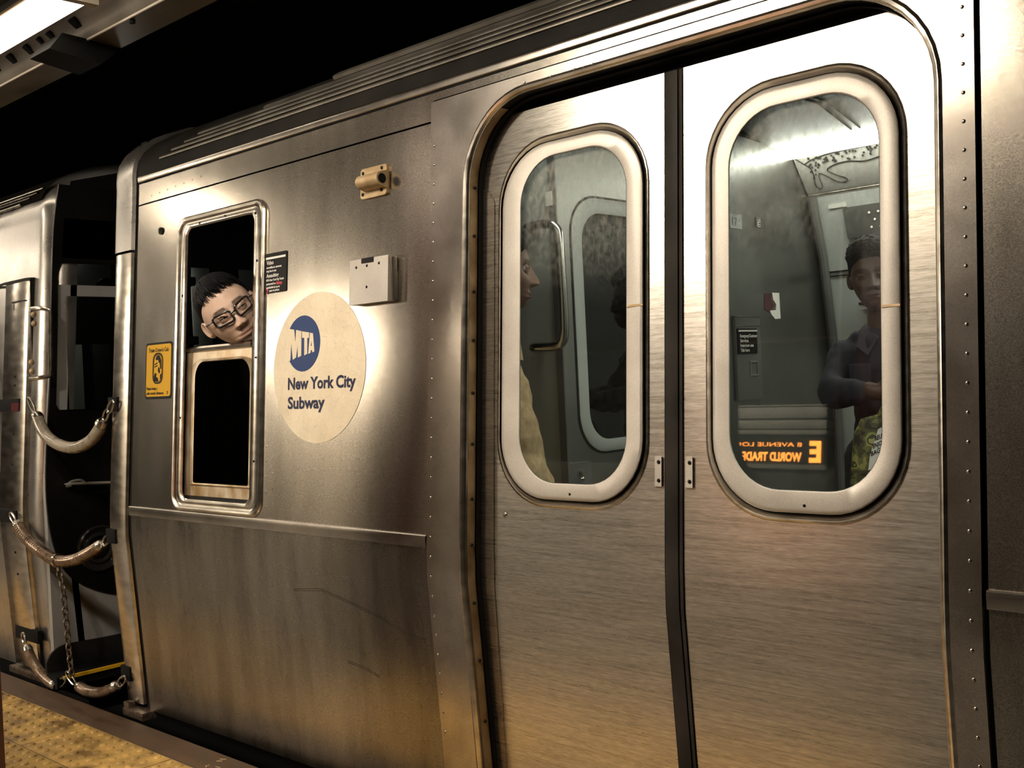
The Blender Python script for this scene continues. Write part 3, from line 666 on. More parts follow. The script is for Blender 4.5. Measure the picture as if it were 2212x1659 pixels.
for x0, x1, par in ((-1.506, -1.487, l1), (-1.420, -1.401, l2)):
    lp = obj('latch_plate', plate(BM(), rect(x0, x1, -.277, -.207), (), LO-.006, LO), MT['alu'], par)
    rivet('latch_screw', [skin((x0+x1)/2+.001, z, LO-.007) for z in (-.220, -.263)], .0048, .003, MT['rubber'], par)
c = skin(-1.989, -.369, LO); bm = BM(); ball(bm, c+Vector((0, .001, 0)), (.008, .004, .008)); obj('recessed_screw', bm, MT['casing'], l1)
# header behind the leaf tops, threshold
bm = BM(); plate(bm, rect(-2.3, -.6, .69, .80), (), .10, .12); obj('header_backing', bm, MT['black'], cs)
bm = BM(); box(bm, (-1.48, .12, zz(-1.19)), (1.35, .26, .03)); obj('threshold', bm, MT['casing'], car)
bm = BM(); box(bm, (-1.2, 1.32, zz(-1.2)), (5.6, 2.5, .05)); obj('car_floor', bm, MT['carfloor'], car)
# step bracket at the foot of the end post
bm = BM(); box(bm, (-4.05, -.02, zz(-1.262)), (.16, .06, .03), bev=.005); box(bm, (-4.11, -.03, zz(-1.24)), (.04, .03, .03), bev=.005); obj('foot_bracket', bm, MT['chain'], car)

# ------------------------------------------------------------------ interior
# inner lining of the near wall, light-tight
def inner(x, z, o): return Vector((x, yskin(z)+o, zz(z)))
bm = BM(); plate(bm, rect(-2.3, XE, -1.16, .9), [rect(-2.09, -.80, -1.159, .70)], .10, .115, inner); obj('inner_lining', bm, MT['liner'], car)
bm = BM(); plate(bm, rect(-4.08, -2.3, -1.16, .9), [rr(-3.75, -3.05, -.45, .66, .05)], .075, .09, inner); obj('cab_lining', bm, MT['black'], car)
OW = [(2.50, -1.18), (2.46, 0), (2.39, .45), (2.31, .72)]
bm = BM(); loft(bm, [[Vector((x, y, zz(z))) for y, z in OW] for x in (-4.1, XE)], closed=False); loft(bm, [[Vector((x, y+.03, zz(z))) for y, z in OW] for x in (-4.1, XE)], closed=False, flip=True); ow = obj('opposite_wall', bm, MT['liner'], car)
bm = BM(); loft(bm, [[Vector((x, y, zz(z))) for y, z in ((2.31, .725), (2.30, .73), (2.185, .875))] for x in (-2.295, XE)], closed=False); ad = obj('advert_panel', bm, MT['ad'], car, 'white sloping advert panel with a spotted animal line drawing')
bm = BM(); tube(bm, [(-2.295, 2.312, zz(.722)), (XE, 2.312, zz(.722))], .008, 8); obj('advert_rail', bm, MT['trim'], ad)
bm = BM(); box(bm, (-.35, 2.08, zz(.875)), (3.9, .17, .02), bev=.004); obj('saloon_light', bm, MT['cartube'], car, 'lit ceiling strip')
bm = BM(); box(bm, (-.35, .46, zz(.885)), (3.9, .17, .02), bev=.004); obj('saloon_light', bm, MT['cartube'], car, 'lit ceiling strip')
bm = BM(); loft(bm, [[Vector((x, y, zz(z))) for y, z in ((.15, .90), (.55, .93), (1.0, .965), (1.7, .965), (1.98, .90), (2.18, .895))] for x in (-2.3, XE)], closed=False, flip=True); cl = obj('saloon_ceiling', bm, MT['liner'], car)
for q in (-.012, .012):
    bm = BM(); tube(bm, [(-1.905+q*1.5, y, zz(z)) for y, z in ((1.0, .962), (1.7, .962), (1.97, .90))], .003, 6); obj('ceiling_seam', bm, MT['rubber'], cl)
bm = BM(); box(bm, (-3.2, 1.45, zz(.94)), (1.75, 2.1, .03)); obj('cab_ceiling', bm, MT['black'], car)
bm = BM(); box(bm, (XE-.02, 1.3, zz(-.1)), (.04, 2.5, 2.2)); obj('saloon_end', bm, MT['bulkdark'], car)
# drawing on the advert: long spotted animal in outline
def adp(u, v, d=0):  # u along X, v 0..1 up the slope
    y0, z0, y1, z1 = 2.300, .730, 2.185, .875
    n = Vector((0, -(z1-z0), (y1-y0))).normalized()
    return Vector((u, y0+(y1-y0)*v, zz(z0+(z1-z0)*v)))+n*(.003+d)
bm = BM()
def inkline(pts, r=.0022): tube(bm, [adp(*p) for p in spline([(a, b, 0) for a, b in pts], 5) and [(q.x, q.y) for q in spline([(a, b, 0) for a, b in pts], 5)]], r, 5)
inkline([(-2.285, .97), (-2.262, .84), (-2.235, .66), (-2.232, .45), (-2.240, .28), (-2.238, .15), (-2.222, .10), (-2.212, .17), (-2.212, .35), (-2.205, .50), (-2.18, .42), (-2.15, .26), (-2.12, .18), (-2.095, .20), (-2.10, .28), (-2.13, .38), (-2.165, .55), (-2.12, .66), (-2.06, .68), (-2.0, .62), (-1.95, .64), (-1.88, .72)])
inkline([(-2.255, .80), (-2.20, .90), (-2.12, .96), (-2.03, .975), (-1.93, .99)])
for i in range(60):
    u = random.uniform(-2.235, -1.9); lo = .72 if u < -2.17 else .74; v = random.uniform(lo-.02, .94)
    ball(bm, adp(u, v), (.005, .0035, .005), u=6, v=4)
for s in ((-2.238, .58), (-2.215, .60), (-2.225, .68), (-2.20, .66), (-2.236, .4), (-2.222, .48)): ball(bm, adp(*s), (.004, .003, .005), u=6, v=4)
obj('animal_drawing', bm, MT['ink'], ad)
# plate, groove and ledge on the opposite wall
def oy(z):
    for (y0, z0), (y1, z1) in zip(OW, OW[1:]):
        if z0 <= z <= z1: return y0+(y1-y0)*(z-z0)/(z1-z0)
    return 2.4
def owp(x, z, o): return Vector((x, oy(z)+o, zz(z)))
gp = obj('speaker_plate', plate(BM(), rect(-2.145, -1.86, .520, .650), (), -.012, 0, owp, ()), MT['bulkdark'], ow)
rivet('speaker_slot', [owp(x, z, -.013) for x in (-2.03, -1.99) for z in (.555, .615)]+[owp(-2.01, .585, -.013)], .006, .002, MT['white'], gp)
bm = BM(); plate(bm, rect(-2.275, -1.7, .384, .390), (), -.006, 0, owp, ()); plate(bm, rect(-2.275, -1.7, .366, .371), (), -.006, 0, owp, ()); obj('wall_groove', bm, MT['rubber'], ow)
bm = BM(); plate(bm, rect(-2.21, -2.13, .655, .672), (), -.006, 0, owp, ()); obj('small_label', bm, MT['white'], ow)
bm = BM(); box(bm, (-1.95, 2.40, zz(.235)), (.33, .06, .012)); obj('ledge', bm, MT['black'], ow)
bm = BM(); box(bm, (-1.95, 2.41, zz(.215)), (.33, .06, .008)); obj('ledge', bm, MT['white'], ow, 'white ledge')

# bulkhead between cab and saloon
def bk(y, z, o): return Vector((-2.3-o, y, zz(z)))     # o negative = towards the saloon
W0 = (.716, 1.36, -.237, .537, .10); W1 = (.672, 1.405, -.274, .584, .13)
bh = obj('bulkhead', plate(BM(), [(.606, -1.18), (2.52, -1.18), (2.47, 0), (2.40, .45), (2.31, .72), (2.2, .9), (.606, .96)], [rr(*W1, 8)], 0, .03, bk, ()), MT['bulk'], car, 'grey steel bulkhead wall behind the cab')
def rw(x, z, o): return Vector((x, .606+o, zz(z)))
rwall = obj('return_wall', plate(BM(), rect(-3.0, -2.302, -1.18, .93), (), 0, .03, rw, ()), MT['liner'], bh, 'light grey return wall beside the bulkhead door')
bm = BM(); plate(bm, rect(-2.328, -2.299, -1.18, .93), (), -.006, .001, rw, ()); obj('edge_trim', bm, MT['bulkdark'], bh)
bm = BM(); plate(bm, rect(-2.340, -2.312, .546, .592), (), -.008, -.005, rw, ()); obj('white_label', bm, MT['white'], bh, 'white label')
bm = BM(); ring(bm, [(W1, .012), (W1, -.004), ((W1[0]+.012, W1[1]-.012, W1[2]+.012, W1[3]-.012, .12), -.010), ((W0[0]+.004, W0[1]-.004, W0[2]+.004, W0[3]-.004, .10), -.006), (W0, .012)], mp=bk, wrap=False); obj('bulkhead_window_frame', bm, MT['liner'], bh)
bm = BM(); ring(bm, [((W1[0]-.008, W1[1]+.008, W1[2]-.008, W1[3]+.008, .138), -.0015), (W1, -.0015)], mp=bk, wrap=False); obj('bulkhead_gasket', bm, MT['rubber'], bh)
bm = BM(); plate(bm, rr(W0[0]-.01, W0[1]+.01, W0[2]-.01, W0[3]+.01, .1, 8), (), .010, .014, bk, ()); obj('bulkhead_pane', bm, MT['glass_dark'], bh)
bm = BM(); tube(bm, spline([(-2.39, .602, zz(.476)), (-2.375, .545, zz(.476)), (-2.345, .53, zz(.477)), (-2.285, .53, zz(.478)), (-2.247, .53, zz(.462)), (-2.232, .53, zz(.425)), (-2.228, .53, zz(.30)), (-2.227, .53, zz(.20)), (-2.229, .53, zz(.125)), (-2.242, .53, zz(.094)), (-2.275, .53, zz(.084)), (-2.345, .53, zz(.085)), (-2.375, .545, zz(.085)), (-2.39, .602, zz(.085))], 6), .0155, 12); obj('grab_handle', bm, MT['chrome'], bh, 'chrome bent grab handle')
bm = BM(); plate(bm, rect(.588, .705, -.372, -.299), (), -.012, 0, bk, ()); lp = obj('lock_plate', bm, MT['bulkdark'], bh)
bm = BM(); c = bk(.65, -.33, -.016); tube(bm, [c, c+Vector((.012, 0, 0))], .010, 12); ball(bm, c+Vector((.012, -.01, -.02)), (.006, .012, .006)); obj('lock_knob', bm, MT['chrome'], bh)
for y0, y1, z0, z1, m, n in ((1.656, 1.745, .540, .597, 'liner', 'number_plate'), (1.853, 1.905, .556, .597, 'bulkdark', 'small_sign'), (1.885, 2.02, .183, .290, 'liner', 'torn_sticker')):
    bm = BM()
    if n == 'torn_sticker':
        plate(bm, [(1.96, .290), (2.018, .290), (2.02, .183), (1.975, .180), (1.945, .20), (1.935, .215), (1.985, .218), (1.99, .24), (1.965, .262)], (), -.003, 0, bk, ()); m = 'white'
    else: plate(bm, rect(y0, y1, z0, z1), (), -.003, 0, bk, ())
    s = obj(n, bm, MT[m], bh)
bm = BM(); plate(bm, [(1.90, .285), (1.955, .288), (1.95, .262), (1.975, .235), (1.93, .21), (1.893, .22)], (), -.002, 0, bk, ()); obj('sticker_remnant', bm, mat('dark_red_paper', (.07, .02, .02), .6), bh)
bt = lambda y, z: (lambda u, v, d: bk(y+u, z+v, -.004-d))
bm = BM(); text_polys(bm, '17', .045, bt(1.672, .552), .036); text_polys(bm, '.', .05, bt(1.72, .57), .006); obj('number_lettering', bm, MT['bulkdark'], bh, smooth=0)
bm = BM(); text_polys(bm, 'H', .03, bt(1.868, .575), .02); text_polys(bm, 'E', .03, bt(1.866, .558), .024); obj('sign_lettering', bm, MT['white'], bh, smooth=0)
ic = obj('intercom_panel', plate(BM(), rect(1.645, 1.835, -.145, .190), (), -.012, 0, bk, ()), MT['bulkdark'], bh)
bm = BM(); plate(bm, rect(1.652, 1.80, .040, .140), (), -.016, -.011, bk, ()); obj('emergency_sign', bm, MT['ink'], bh, 'black emergency sign')
bm = BM(); plate(bm, rect(1.660, 1.80, .128, .134), (), -.018, -.016, bk, ())
for s, z, wd in (('Emergency/Customer', .105, .13), ('Service', .086, .062), ('Intercom use', .067, .10), ('Talk here', .048, .068)): text_polys(bm, s, .018, (lambda u, v, d, z=z: bk(1.668+u, z+v, -.0175-d)), wd, bold=.0004)
obj('sign_lettering', bm, MT['white'], bh, smooth=0)
bm = BM(); plate(bm, rect(1.74, 1.80, -.05, .01), [rect(1.746, 1.794, -.044, .004)], -.016, -.012, bk, ()); obj('intercom_grille', bm, MT['trim'], bh)
bm = BM(); plate(bm, rect(1.645, 1.835, .150, .153), (), -.014, -.011, bk, ()); plate(bm, rect(1.645, 1.835, .187, .190), (), -.014, -.011, bk, ()); obj('intercom_edge', bm, MT['trim'], bh)
bm = BM(); tube(bm, [Vector((-2.27, y, zz(z))) for y, z in ((2.44, -1.15), (2.44, 0), (2.37, .45), (2.29, .71))], .02, 10); obj('corner_post_trim', bm, MT['bulkdark'], bh)
# inside the cab, seen past the lowered sash
cab = empty('cab_fittings', (-3.6, .8, 0)); cab.parent = car; cab.location = Vector((-3.6, .8, 0))-WL[car]; WL[cab] = Vector((-3.6, .8, 0))
for x, y, wd, m in ((-3.99, .20, .035, 'liner'), (-3.99, .30, .09, 'bulk'), (-3.99, .52, .07, 'bulkdark')):
    bm = BM(); box(bm, (x, y, zz(.16)), (.03, wd, .68), bev=.004); obj('vertical_panel', bm, MT[m], cab)
for z in (.44, .20):
    bm = BM(); box(bm, (-3.965, .215, zz(z)), (.05, .09, .035), bev=.004); obj('clamp', bm, MT['black'], cab)
bm = BM(); box(bm, (-3.5, .62, zz(-.40)), (.75, .5, .03), bev=.005); obj('console_shelf', bm, MT['bulkdark'], cab)
bm = BM(); box(bm, (-3.55, .75, zz(-.30)), (.35, .2, .16), Matrix.Rotation(.3, 3, 'X'), bev=.01); obj('console_box', bm, MT['mask'], cab)

# ------------------------------------------------------------------ the next car, beyond the gap
nc = empty('subway_car', (-6.5, 1.3, 0), 'second subway car beyond the gap, its black cab front facing this one', 'subway car')
XC = -4.80
# wrap-around shell: side sheet, rounded corner, short return on the end face
zl = [ZB+i*(.80-ZB)/30 for i in range(31)]
base = [(yskin(z), z) for z in zl]+[RP[0]]+[( (RP[i][0]+RP[i+1][0])/2, (RP[i][1]+RP[i+1][1])/2) for i in range(0, 3)]
base = [(yskin(z), z) for z in zl]+[(.066, .86), (.075, .885), (.092, .915), (.12, .945), (.16, .972)]
R0 = .10
def plan(): return [(-9.5, 0), (-5.35, 0), (XC-R0-.02, 0)]+[(XC-R0+R0*sin(a), R0-R0*cos(a)) for a in [radians(t) for t in range(0, 91, 10)]]
bm = BM(); loft(bm, [[Vector((x, y+b[0], zz(b[1]))) for x, y in plan()+[(XC, .130)]] for b in base], closed=False, flip=True)
obj('corner_shell', bm, MT['capgrey'], nc, 'rounded grey steel shoulder of the second car')
def em(y, z, o): return Vector((XC-o, y, zz(z)))       # o negative = towards the gap
# grey lower apron and black mask with its rounded outline
obj('end_apron', plate(BM(), [(-.02, ZB), (2.6, ZB), (2.6, .50), (.065, .50), (.05, .3), (-.02, -.4)], [[(.10, -.60), (2.4, -.60), (2.4, .45), (.11, .45)]], .0, .03, em, ()), MT['frp'], nc, 'light grey fibreglass apron')
mo = spline([(.105, .95, 0), (.070, .75, 0), (.045, .45, 0), (.022, .10, 0), (-.004, -.15, 0), (-.022, -.40, 0), (-.012, -.60, 0), (.03, -.755, 0), (.11, -.845, 0), (.25, -.915, 0), (.45, -.96, 0)], 4)
mo = [(p.x, p.y) for p in mo]+[(2.2, -.96), (2.45, -.6), (2.45, .95)]
wq = [(.075, .56), (.062, .33), (.036, -.035), (.050, -.060), (1.0, -.085), (1.0, .61), (.095, .60)]
mk = obj('cab_mask', plate(BM(), mo, [wq], -.012, .0, em, ()), MT['mask'], nc, 'black cab front mask')
bm = BM(); loft(bm, [[em(y+s*(y-.5)*0, z, o) for y, z in wq] for s, o in ((0, -.012), (0, -.020), (0, -.020), (0, .03))]); obj('windscreen_seal', bm, MT['rubber'], mk)
bm = BM(); plate(bm, wq, (), .012, .016, em, ()); obj('windscreen', bm, MT['glass_cab2'] if 'glass_cab2' in MT else MT['glass_cab'], mk)
# mask continues up into the roof hood
bm = BM(); loft(bm, [[Vector((XC+.012, .10, zz(.62))), Vector((XC+.012, .12, zz(.80))), Vector((XC+.01, .16, zz(.97))), Vector((XC, .5, zz(1.06))), Vector((XC, 1.3, zz(1.11)))],
    [Vector((XC+.012, 1.3, zz(.62))), Vector((XC+.012, 1.3, zz(.80))), Vector((XC+.01, 1.3, zz(.9))), Vector((XC, 1.3, zz(1.0))), Vector((XC, 1.4, zz(1.10)))]], closed=False); obj('hood', bm, MT['black'], nc)
for s_, (ta, tb) in zip((-5.12, -5.03, -4.97, -4.93), RIBS):
    bm = BM(); a = roofpt(0, ta); b = roofpt(0, tb); n = Vector((0, -(b-a).z, (b-a).y)).normalized()
    loft(bm, [[Vector((x, q.y, q.z)) for q in (a-n*.002, a+n*.006, a*.8+b*.2+n*.008, a*.2+b*.8+n*.008, b+n*.006, b-n*.002)] for x in (-9.5, s_)], closed=False, flip=True); obj('roof_rib', bm, MT['trim'], nc)
bm = BM(); loft(bm, [[roofpt(x, t*.5)-Vector((0, 0, .004)) for t in range(3, 21)] for x in (-9.5, -4.9)], closed=False, flip=True); obj('roof', bm, mat('sooty_black_roof', (.008, .007, .006), 1, spec=0), nc)
# corner cover box with anchor pockets
P = [(-5.205, .0), (-5.205, -.022), (-5.195, -.028), (-4.985, -.028), (-4.960, -.020), (-4.952, -.004), (-4.952, .05)]
bm = BM(); loft(bm, [[Vector((x, yskin(z)+o, zz(z))) for x, o in P] for z in [ZB+.02+i*(.535-ZB-.02)/28 for i in range(29)]], closed=False, flip=False)
pt = obj('corner_cover', bm, MT['trim'], nc, 'steel cover box over the car corner')
bm = BM(); loft(bm, [[Vector((x, yskin(z)+o, zz(z))) for x, o in ((-5.40, -.004), (-5.21, -.031), (-4.975, -.031), (-4.948, -.02), (-4.944, .0))] for z in (.532, .545)], closed=False); obj('cover_seam', bm, MT['rubber'], pt)
bm = BM(); loft(bm, [[Vector((x, yskin(z)+o, zz(z))) for x, o in ((-4.951, -.02), (-4.944, .02))] for z in (ZB, .53)], closed=False); obj('cover_edge', bm, MT['rubber'], pt)
bm = BM(); loft(bm, [[Vector((-5.10+q, yskin(z)-.030, zz(z))) for q in (0, .006)] for z in (ZB, .44)], closed=False); loft(bm, [[Vector((x, yskin(z)-.030, zz(z))) for x in (-5.12, -4.97)] for z in (.440, .446)], closed=False); obj('cover_groove', bm, MT['rubber'], pt)
for z, x in ((-.030, -5.12), (-.535, -5.12), (-1.075, -5.03)):
    bm = BM(); box(bm, (x, yskin(z)-.022, zz(z)), (.24, .02, .058), bev=.002); obj('anchor_pocket', bm, MT['black'], pt)
rivet('cover_screw', [Vector((-5.06, yskin(z)-.029, zz(z))) for z in (.06, .10, -.16, -.30, -.44, -.70, -.80)], .006, .003, MT['rubber'], pt)
bm = BM(); plate(bm, rect(-5.08, -5.0, -.058, -.02), (), -.034, -.030, skl, ()); obj('red_tag', bm, mat('dull_maroon_tag', (.08, .012, .014), .6, spec=.1), pt)
# grab handle on the corner
gh = spline([em(-.030, .392, .02), em(-.020, .390, -.045), em(.002, .380, -.07), em(.006, .36, -.075), em(.0, .23, -.075), em(-.006, .11, -.075), em(-.014, .092, -.07), em(-.04, .085, -.045), em(-.052, .084, .02)], 6)
bm = BM(); tube(bm, gh, .010, 10); obj('grab_handle', bm, MT['trim'], nc, 'grab handle on the corner')
rivet('handle_bolt', [em(y, z, -.002) for y, z in ((-.035, .365), (-.035, .325), (-.055, .155), (-.055, .115))], .014, .012, MT['bronze'], nc)
bm = BM(); tube(bm, spline([em(.062, -.402, -.03), em(.068, -.398, -.05), em(.09, -.392, -.052), em(.6, -.43, -.052)], 5), .0065, 8); obj('mask_handle', bm, MT['alu'], nc)
bm = BM(); tube(bm, spline([em(.062, -.402, -.045), em(.08, -.384, -.03), em(.125, -.380, -.03), em(.14, -.395, -.045)], 5), .006, 8); obj('mask_handle', bm, MT['alu'], nc)
# headlight
c = em(.205, -.700, -.012)
hl = obj('headlight', loft(BM(), [[c+Vector((dx, r*cos(a*pi/16), r*sin(a*pi/16))) for a in range(32)] for r, dx in ((.105, -.01), (.105, .012), (.098, .016), (.090, .010), (.072, .002), (.066, .012), (.058, .012), (.050, .0), (.002, -.01))]), mat('dark_glossy_lamp', (.02, .018, .016), .12, spec=.8), nc, 'unlit round headlight')
# arch of the coupler opening, yellow step line, lower gear
ar = spline([(-.06, -1.17, 0), (-.035, -1.13, 0), (.02, -1.105, 0), (.12, -1.105, 0), (.3, -1.11, 0), (1.2, -1.12, 0)], 4)
obj('coupler_opening', plate(BM(), [(p.x, p.y) for p in ar]+[(1.2, -1.3), (-.06, -1.3)], (), -.012, .0, em, ()), MT['rubber'], nc)
bm = BM(); box(bm, (XC+.06, .5, zz(-1.235)), (.16, 1.15, .05)); obj('step', bm, MT['black'], nc)
bm = BM(); box(bm, (XC+.145, .5, zz(-1.215)), (.012, 1.1, .014)); obj('step_edge', bm, MT['yellow'], nc, 'yellow step edge')
bm = BM(); box(bm, (XC-.2, -.01, zz(-1.262)), (.5, .06, .03), bev=.006); obj('foot_bracket', bm, MT['chain'], nc)
# what the windscreen shows of the cab beyond
bx = empty('cab_fittings', (-5.6, .6, 0)); bx.parent = nc; bx.location = Vector((-5.6, .6, 0))-WL[nc]; WL[bx] = Vector((-5.6, .6, 0))
bm = BM(); box(bm, (-5.9, .9, zz(.2)), (.03, 1.9, 1.6)); obj('back_wall', bm, MT['black'], bx)
for y, wd, z0, z1, m in ((.16, .10, -.2, .25, 'liner'), (.33, .045, -.2, .27, 'liner'), (.46, .05, -.2, .27, 'bulkdark'), (.60, .14, -.2, .28, 'liner'), (.78, .10, -.2, .28, 'bulk'), (.30, .16, .60, .74, 'liner'), (.52, .12, .60, .78, 'liner'), (.75, .22, .60, .76, 'bulk')):
    bm = BM(); box(bm, (-5.85, y, zz((z0+z1)/2)), (.03, wd, z1-z0), bev=.004); obj('cab_panel', bm, MT[m], bx)
bm = BM(); tube(bm, [em(.05, .485, .06), em(.42, .500, .06)], .008, 8); tube(bm, [em(.34, .50, .055), em(.34, .50, .08)], .045, 14); obj('wiper_motor', bm, MT['black'], bx)
bm = BM(); box(bm, (-5.3, .55, zz(.97)), (.4, .3, .02)); obj('cab_lamp', bm, emitter('cab_lamp_glow', (1, .95, .85), 7), bx)
bm = BM(); box(bm, (-5.35, 1.1, zz(-.85)), (1.0, 1.9, 1.2)); obj('cab_desk', bm, MT['black'], bx)

# ------------------------------------------------------------------ barriers hung across the gap
def hook(bm, a, b, r=.0045, s=.016):
    """elongated link between a and b"""
    a = Vector(a); b = Vector(b); t = (b-a).normalized(); n = t.cross(Vector((0, 1, 0))).normalized(); L = []
    for i in range(20):
        ang = 2*pi*i/20; L.append((a+b)/2+t*((b-a).length/2)*cos(ang)+n*s*sin(ang))
    tube(bm, L, r, 6, closed=True)
def link(bm, c, t, n, l, wd, r):
    tube(bm, [Vector(c)+t*(l*cos(2*pi*i/14))+n*(wd*sin(2*pi*i/14)) for i in range(14)], r, 6, closed=True)
Y0 = -.02
def V(x, z, y=None):
    t = max(0, min(1, (x+5.2)/.9)); y = -.088+.050*t; k = (2.1+y)/2.08
    return Vector((x*k, y, zz(z*k)))
def barrier(name, pts, r, m, label, coil=0, hooks=()):
    root = empty(name, (pts[0][0], -.02, zz(pts[0][1])), label, 'barrier', 'hose barriers between the cars')
    P = spline([V(x, z, y) for x, z, y in pts], 10)
    fr = len(P); R = []
    Q = []
    for i in range(fr-1):
        for k in range(4): Q.append(P[i].lerp(P[i+1], k/4))
    Q.append(P[-1])
    n = len(Q)
    for i in range(n):
        e = min(i, n-1-i)/10; R.append(r*min(1, .82+.18*e)*(1+(coil*(.5-.5*cos(i*2*pi/4)) if coil else 0)))
    bm = BM(); tube(bm, Q, R, 14); sl = obj('sleeve', bm, MT[m], root)
    for p, q in ((Q[0], Q[3]), (Q[-1], Q[-4])):
        bm = BM(); t = (q-p).normalized(); tube(bm, [p-t*.006, p+t*.006, p+t*.02, p+t*.022], [r*.75, r*1.03, r*1.08, r*.9], 12); obj('ferrule', bm, MT['steelhook'], root)
    for a, b in hooks:
        bm = BM(); hook(bm, a, b); obj('hook', bm, MT['steelhook'], root)
    return root
Y0 = -.02

barrier('hose_barrier', [(-4.855, -.075, Y0), (-4.815, -.130, Y0), (-4.742, -.180, Y0), (-4.611, -.214, Y0), (-4.481, -.218, Y0), (-4.351, -.190, Y0), (-4.270, -.145, Y0), (-4.235, -.110, Y0)], .025, 'hose',
    'smooth tan hose barrier, the topmost of three, hung between the cars', 0, [(V(-4.935, .0), V(-4.865, -.068)), (V(-4.228, -.105), V(-4.185, -.065)), (V(-4.19, -.075), V(-4.135, -.03))])
mid = barrier('hose_barrier', [(-5.135, -.578, Y0), (-5.014, -.648, Y0), (-4.85, -.695, Y0), (-4.715, -.716, Y0), (-4.557, -.700, Y0), (-4.402, -.655, Y0), (-4.295, -.615, Y0)], .0235, 'hose2',
    'brown ribbed hose barrier, the middle one of three, with the chain hanging from it', .10, [(V(-5.20, -.535), V(-5.14, -.572)), (V(-4.285, -.612), V(-4.23, -.580)), (V(-4.235, -.585), V(-4.165, -.530))])
bm = BM(); tube(bm, [V(-4.725, -.716), V(-4.705, -.714)], .030, 14); tube(bm, [V(-4.712, -.74), V(-4.712, -.76)], .008, 8); obj('clamp_band', bm, MT['steelhook'], mid)
low = barrier('hose_barrier', [(-5.085, -1.145, Y0), (-5.045, -1.190, Y0), (-4.985, -1.228, Y0), (-4.895, -1.262, Y0), (-4.80, -1.278, Y0)], .021, 'hose2',
    'short brown hose barrier, lowest and leftmost, near the platform edge', .06, [(V(-5.13, -1.085), V(-5.10, -1.14)), (V(-4.79, -1.275), V(-4.70, -1.235))])
barrier('hose_barrier', [(-4.575, -1.243, Y0), (-4.50, -1.252, Y0), (-4.384, -1.240, Y0), (-4.29, -1.212, Y0), (-4.225, -1.185, Y0)], .023, 'hose2',
    'short brown hose barrier, lowest, fixed to the post of the nearer car', 0, [(V(-4.69, -1.20), V(-4.60, -1.24)), (V(-4.215, -1.18), V(-4.15, -1.14))])
ch = empty('hanging_chain', (-4.69, Y0, zz(-.74)), 'rusty link chain hanging from the middle hose barrier', 'chain')
cp = spline([V(-4.71, -.765), V(-4.682, -.83), V(-4.668, -.93), V(-4.655, -1.05), V(-4.645, -1.13), V(-4.632, -1.205)], 8)
tot = sum((cp[i+1]-cp[i]).length for i in range(len(cp)-1)); N = 17
def atlen(s):
    for i in range(len(cp)-1):
        l = (cp[i+1]-cp[i]).length
        if s <= l: return cp[i].lerp(cp[i+1], s/l), (cp[i+1]-cp[i]).normalized()
        s -= l
    return cp[-1], (cp[-1]-cp[-2]).normalized()
for i in range(N):
    c, t = atlen(tot*(i+.5)/N); a = (0.3 if i % 2 else 1.75); s = Vector((0, 1, 0)); n = (t.cross(s)).normalized(); n2 = n*cos(a)+n.cross(t)*sin(a)
    bm = BM(); link(bm, c, t, n2, tot/N*.62, .011, .0042); obj('chain_link', bm, MT['chain'], ch)

# ------------------------------------------------------------------ train at the opposite platform edge (seen mirrored in the door glass)
oc = empty('subway_car', (-8, -9.3, 0), 'train standing across the platform, seen only mirrored in the door glass', 'subway car')
YO = -8.0
MT['flute'] = mat('satin_fluted_steel', (.55, .54, .50), .45, .6)
def op(x, z, o=0): return Vector((x, YO+o, zz(z)))
bm = BM(); box(bm, (-8.2, YO-1.3, zz(-.35)), (10, 2.6, 1.0)); obj('body', bm, MT['bulkdark'], oc)
bm = BM(); box(bm, (-8.2, YO-1.4, zz(1.0)), (10, 2.4, 2.0)); obj('upper_body', bm, MT['black'], oc)
for z0, z1 in ((.785, .80), (.66, .775), (.55, .64), (.49, .535)):
    bm = BM(); box(bm, (-5.95, YO-.10, zz((z0+z1)/2)), (1.45, .25, z1-z0), bev=.006); obj('fluting', bm, MT['flute'], oc)
bm = BM(); box(bm, (-5.95, YO-.10, zz(.155)), (1.45, .25, .05), bev=.006); obj('fluting', bm, MT['flute'], oc)
bm = BM(); box(bm, (-6.1, YO-.06, zz(.32)), (1.76, .12, .28)); ls = obj('sign_box', bm, MT['black'], oc)
pl = lambda x, z: (lambda u, v, d: Vector((x-u, YO+.012+d, zz(z+v))))
bm = BM(); text_polys(bm, 'E', .29, pl(-5.285, .215), .13, bold=.012); obj('sign_letter', bm, MT['led'], ls, smooth=0)
bm = BM(); text_polys(bm, 'WORLD TRADE CTR', .125, pl(-5.50, .215), .92, bold=.004); obj('sign_lettering', bm, MT['led'], ls, smooth=0)
bm = BM(); text_polys(bm, '8 AVENUE LOCAL', .06, pl(-5.50, .365), .92, bold=.000); obj('sign_lettering', bm, MT['led'], ls, smooth=0)

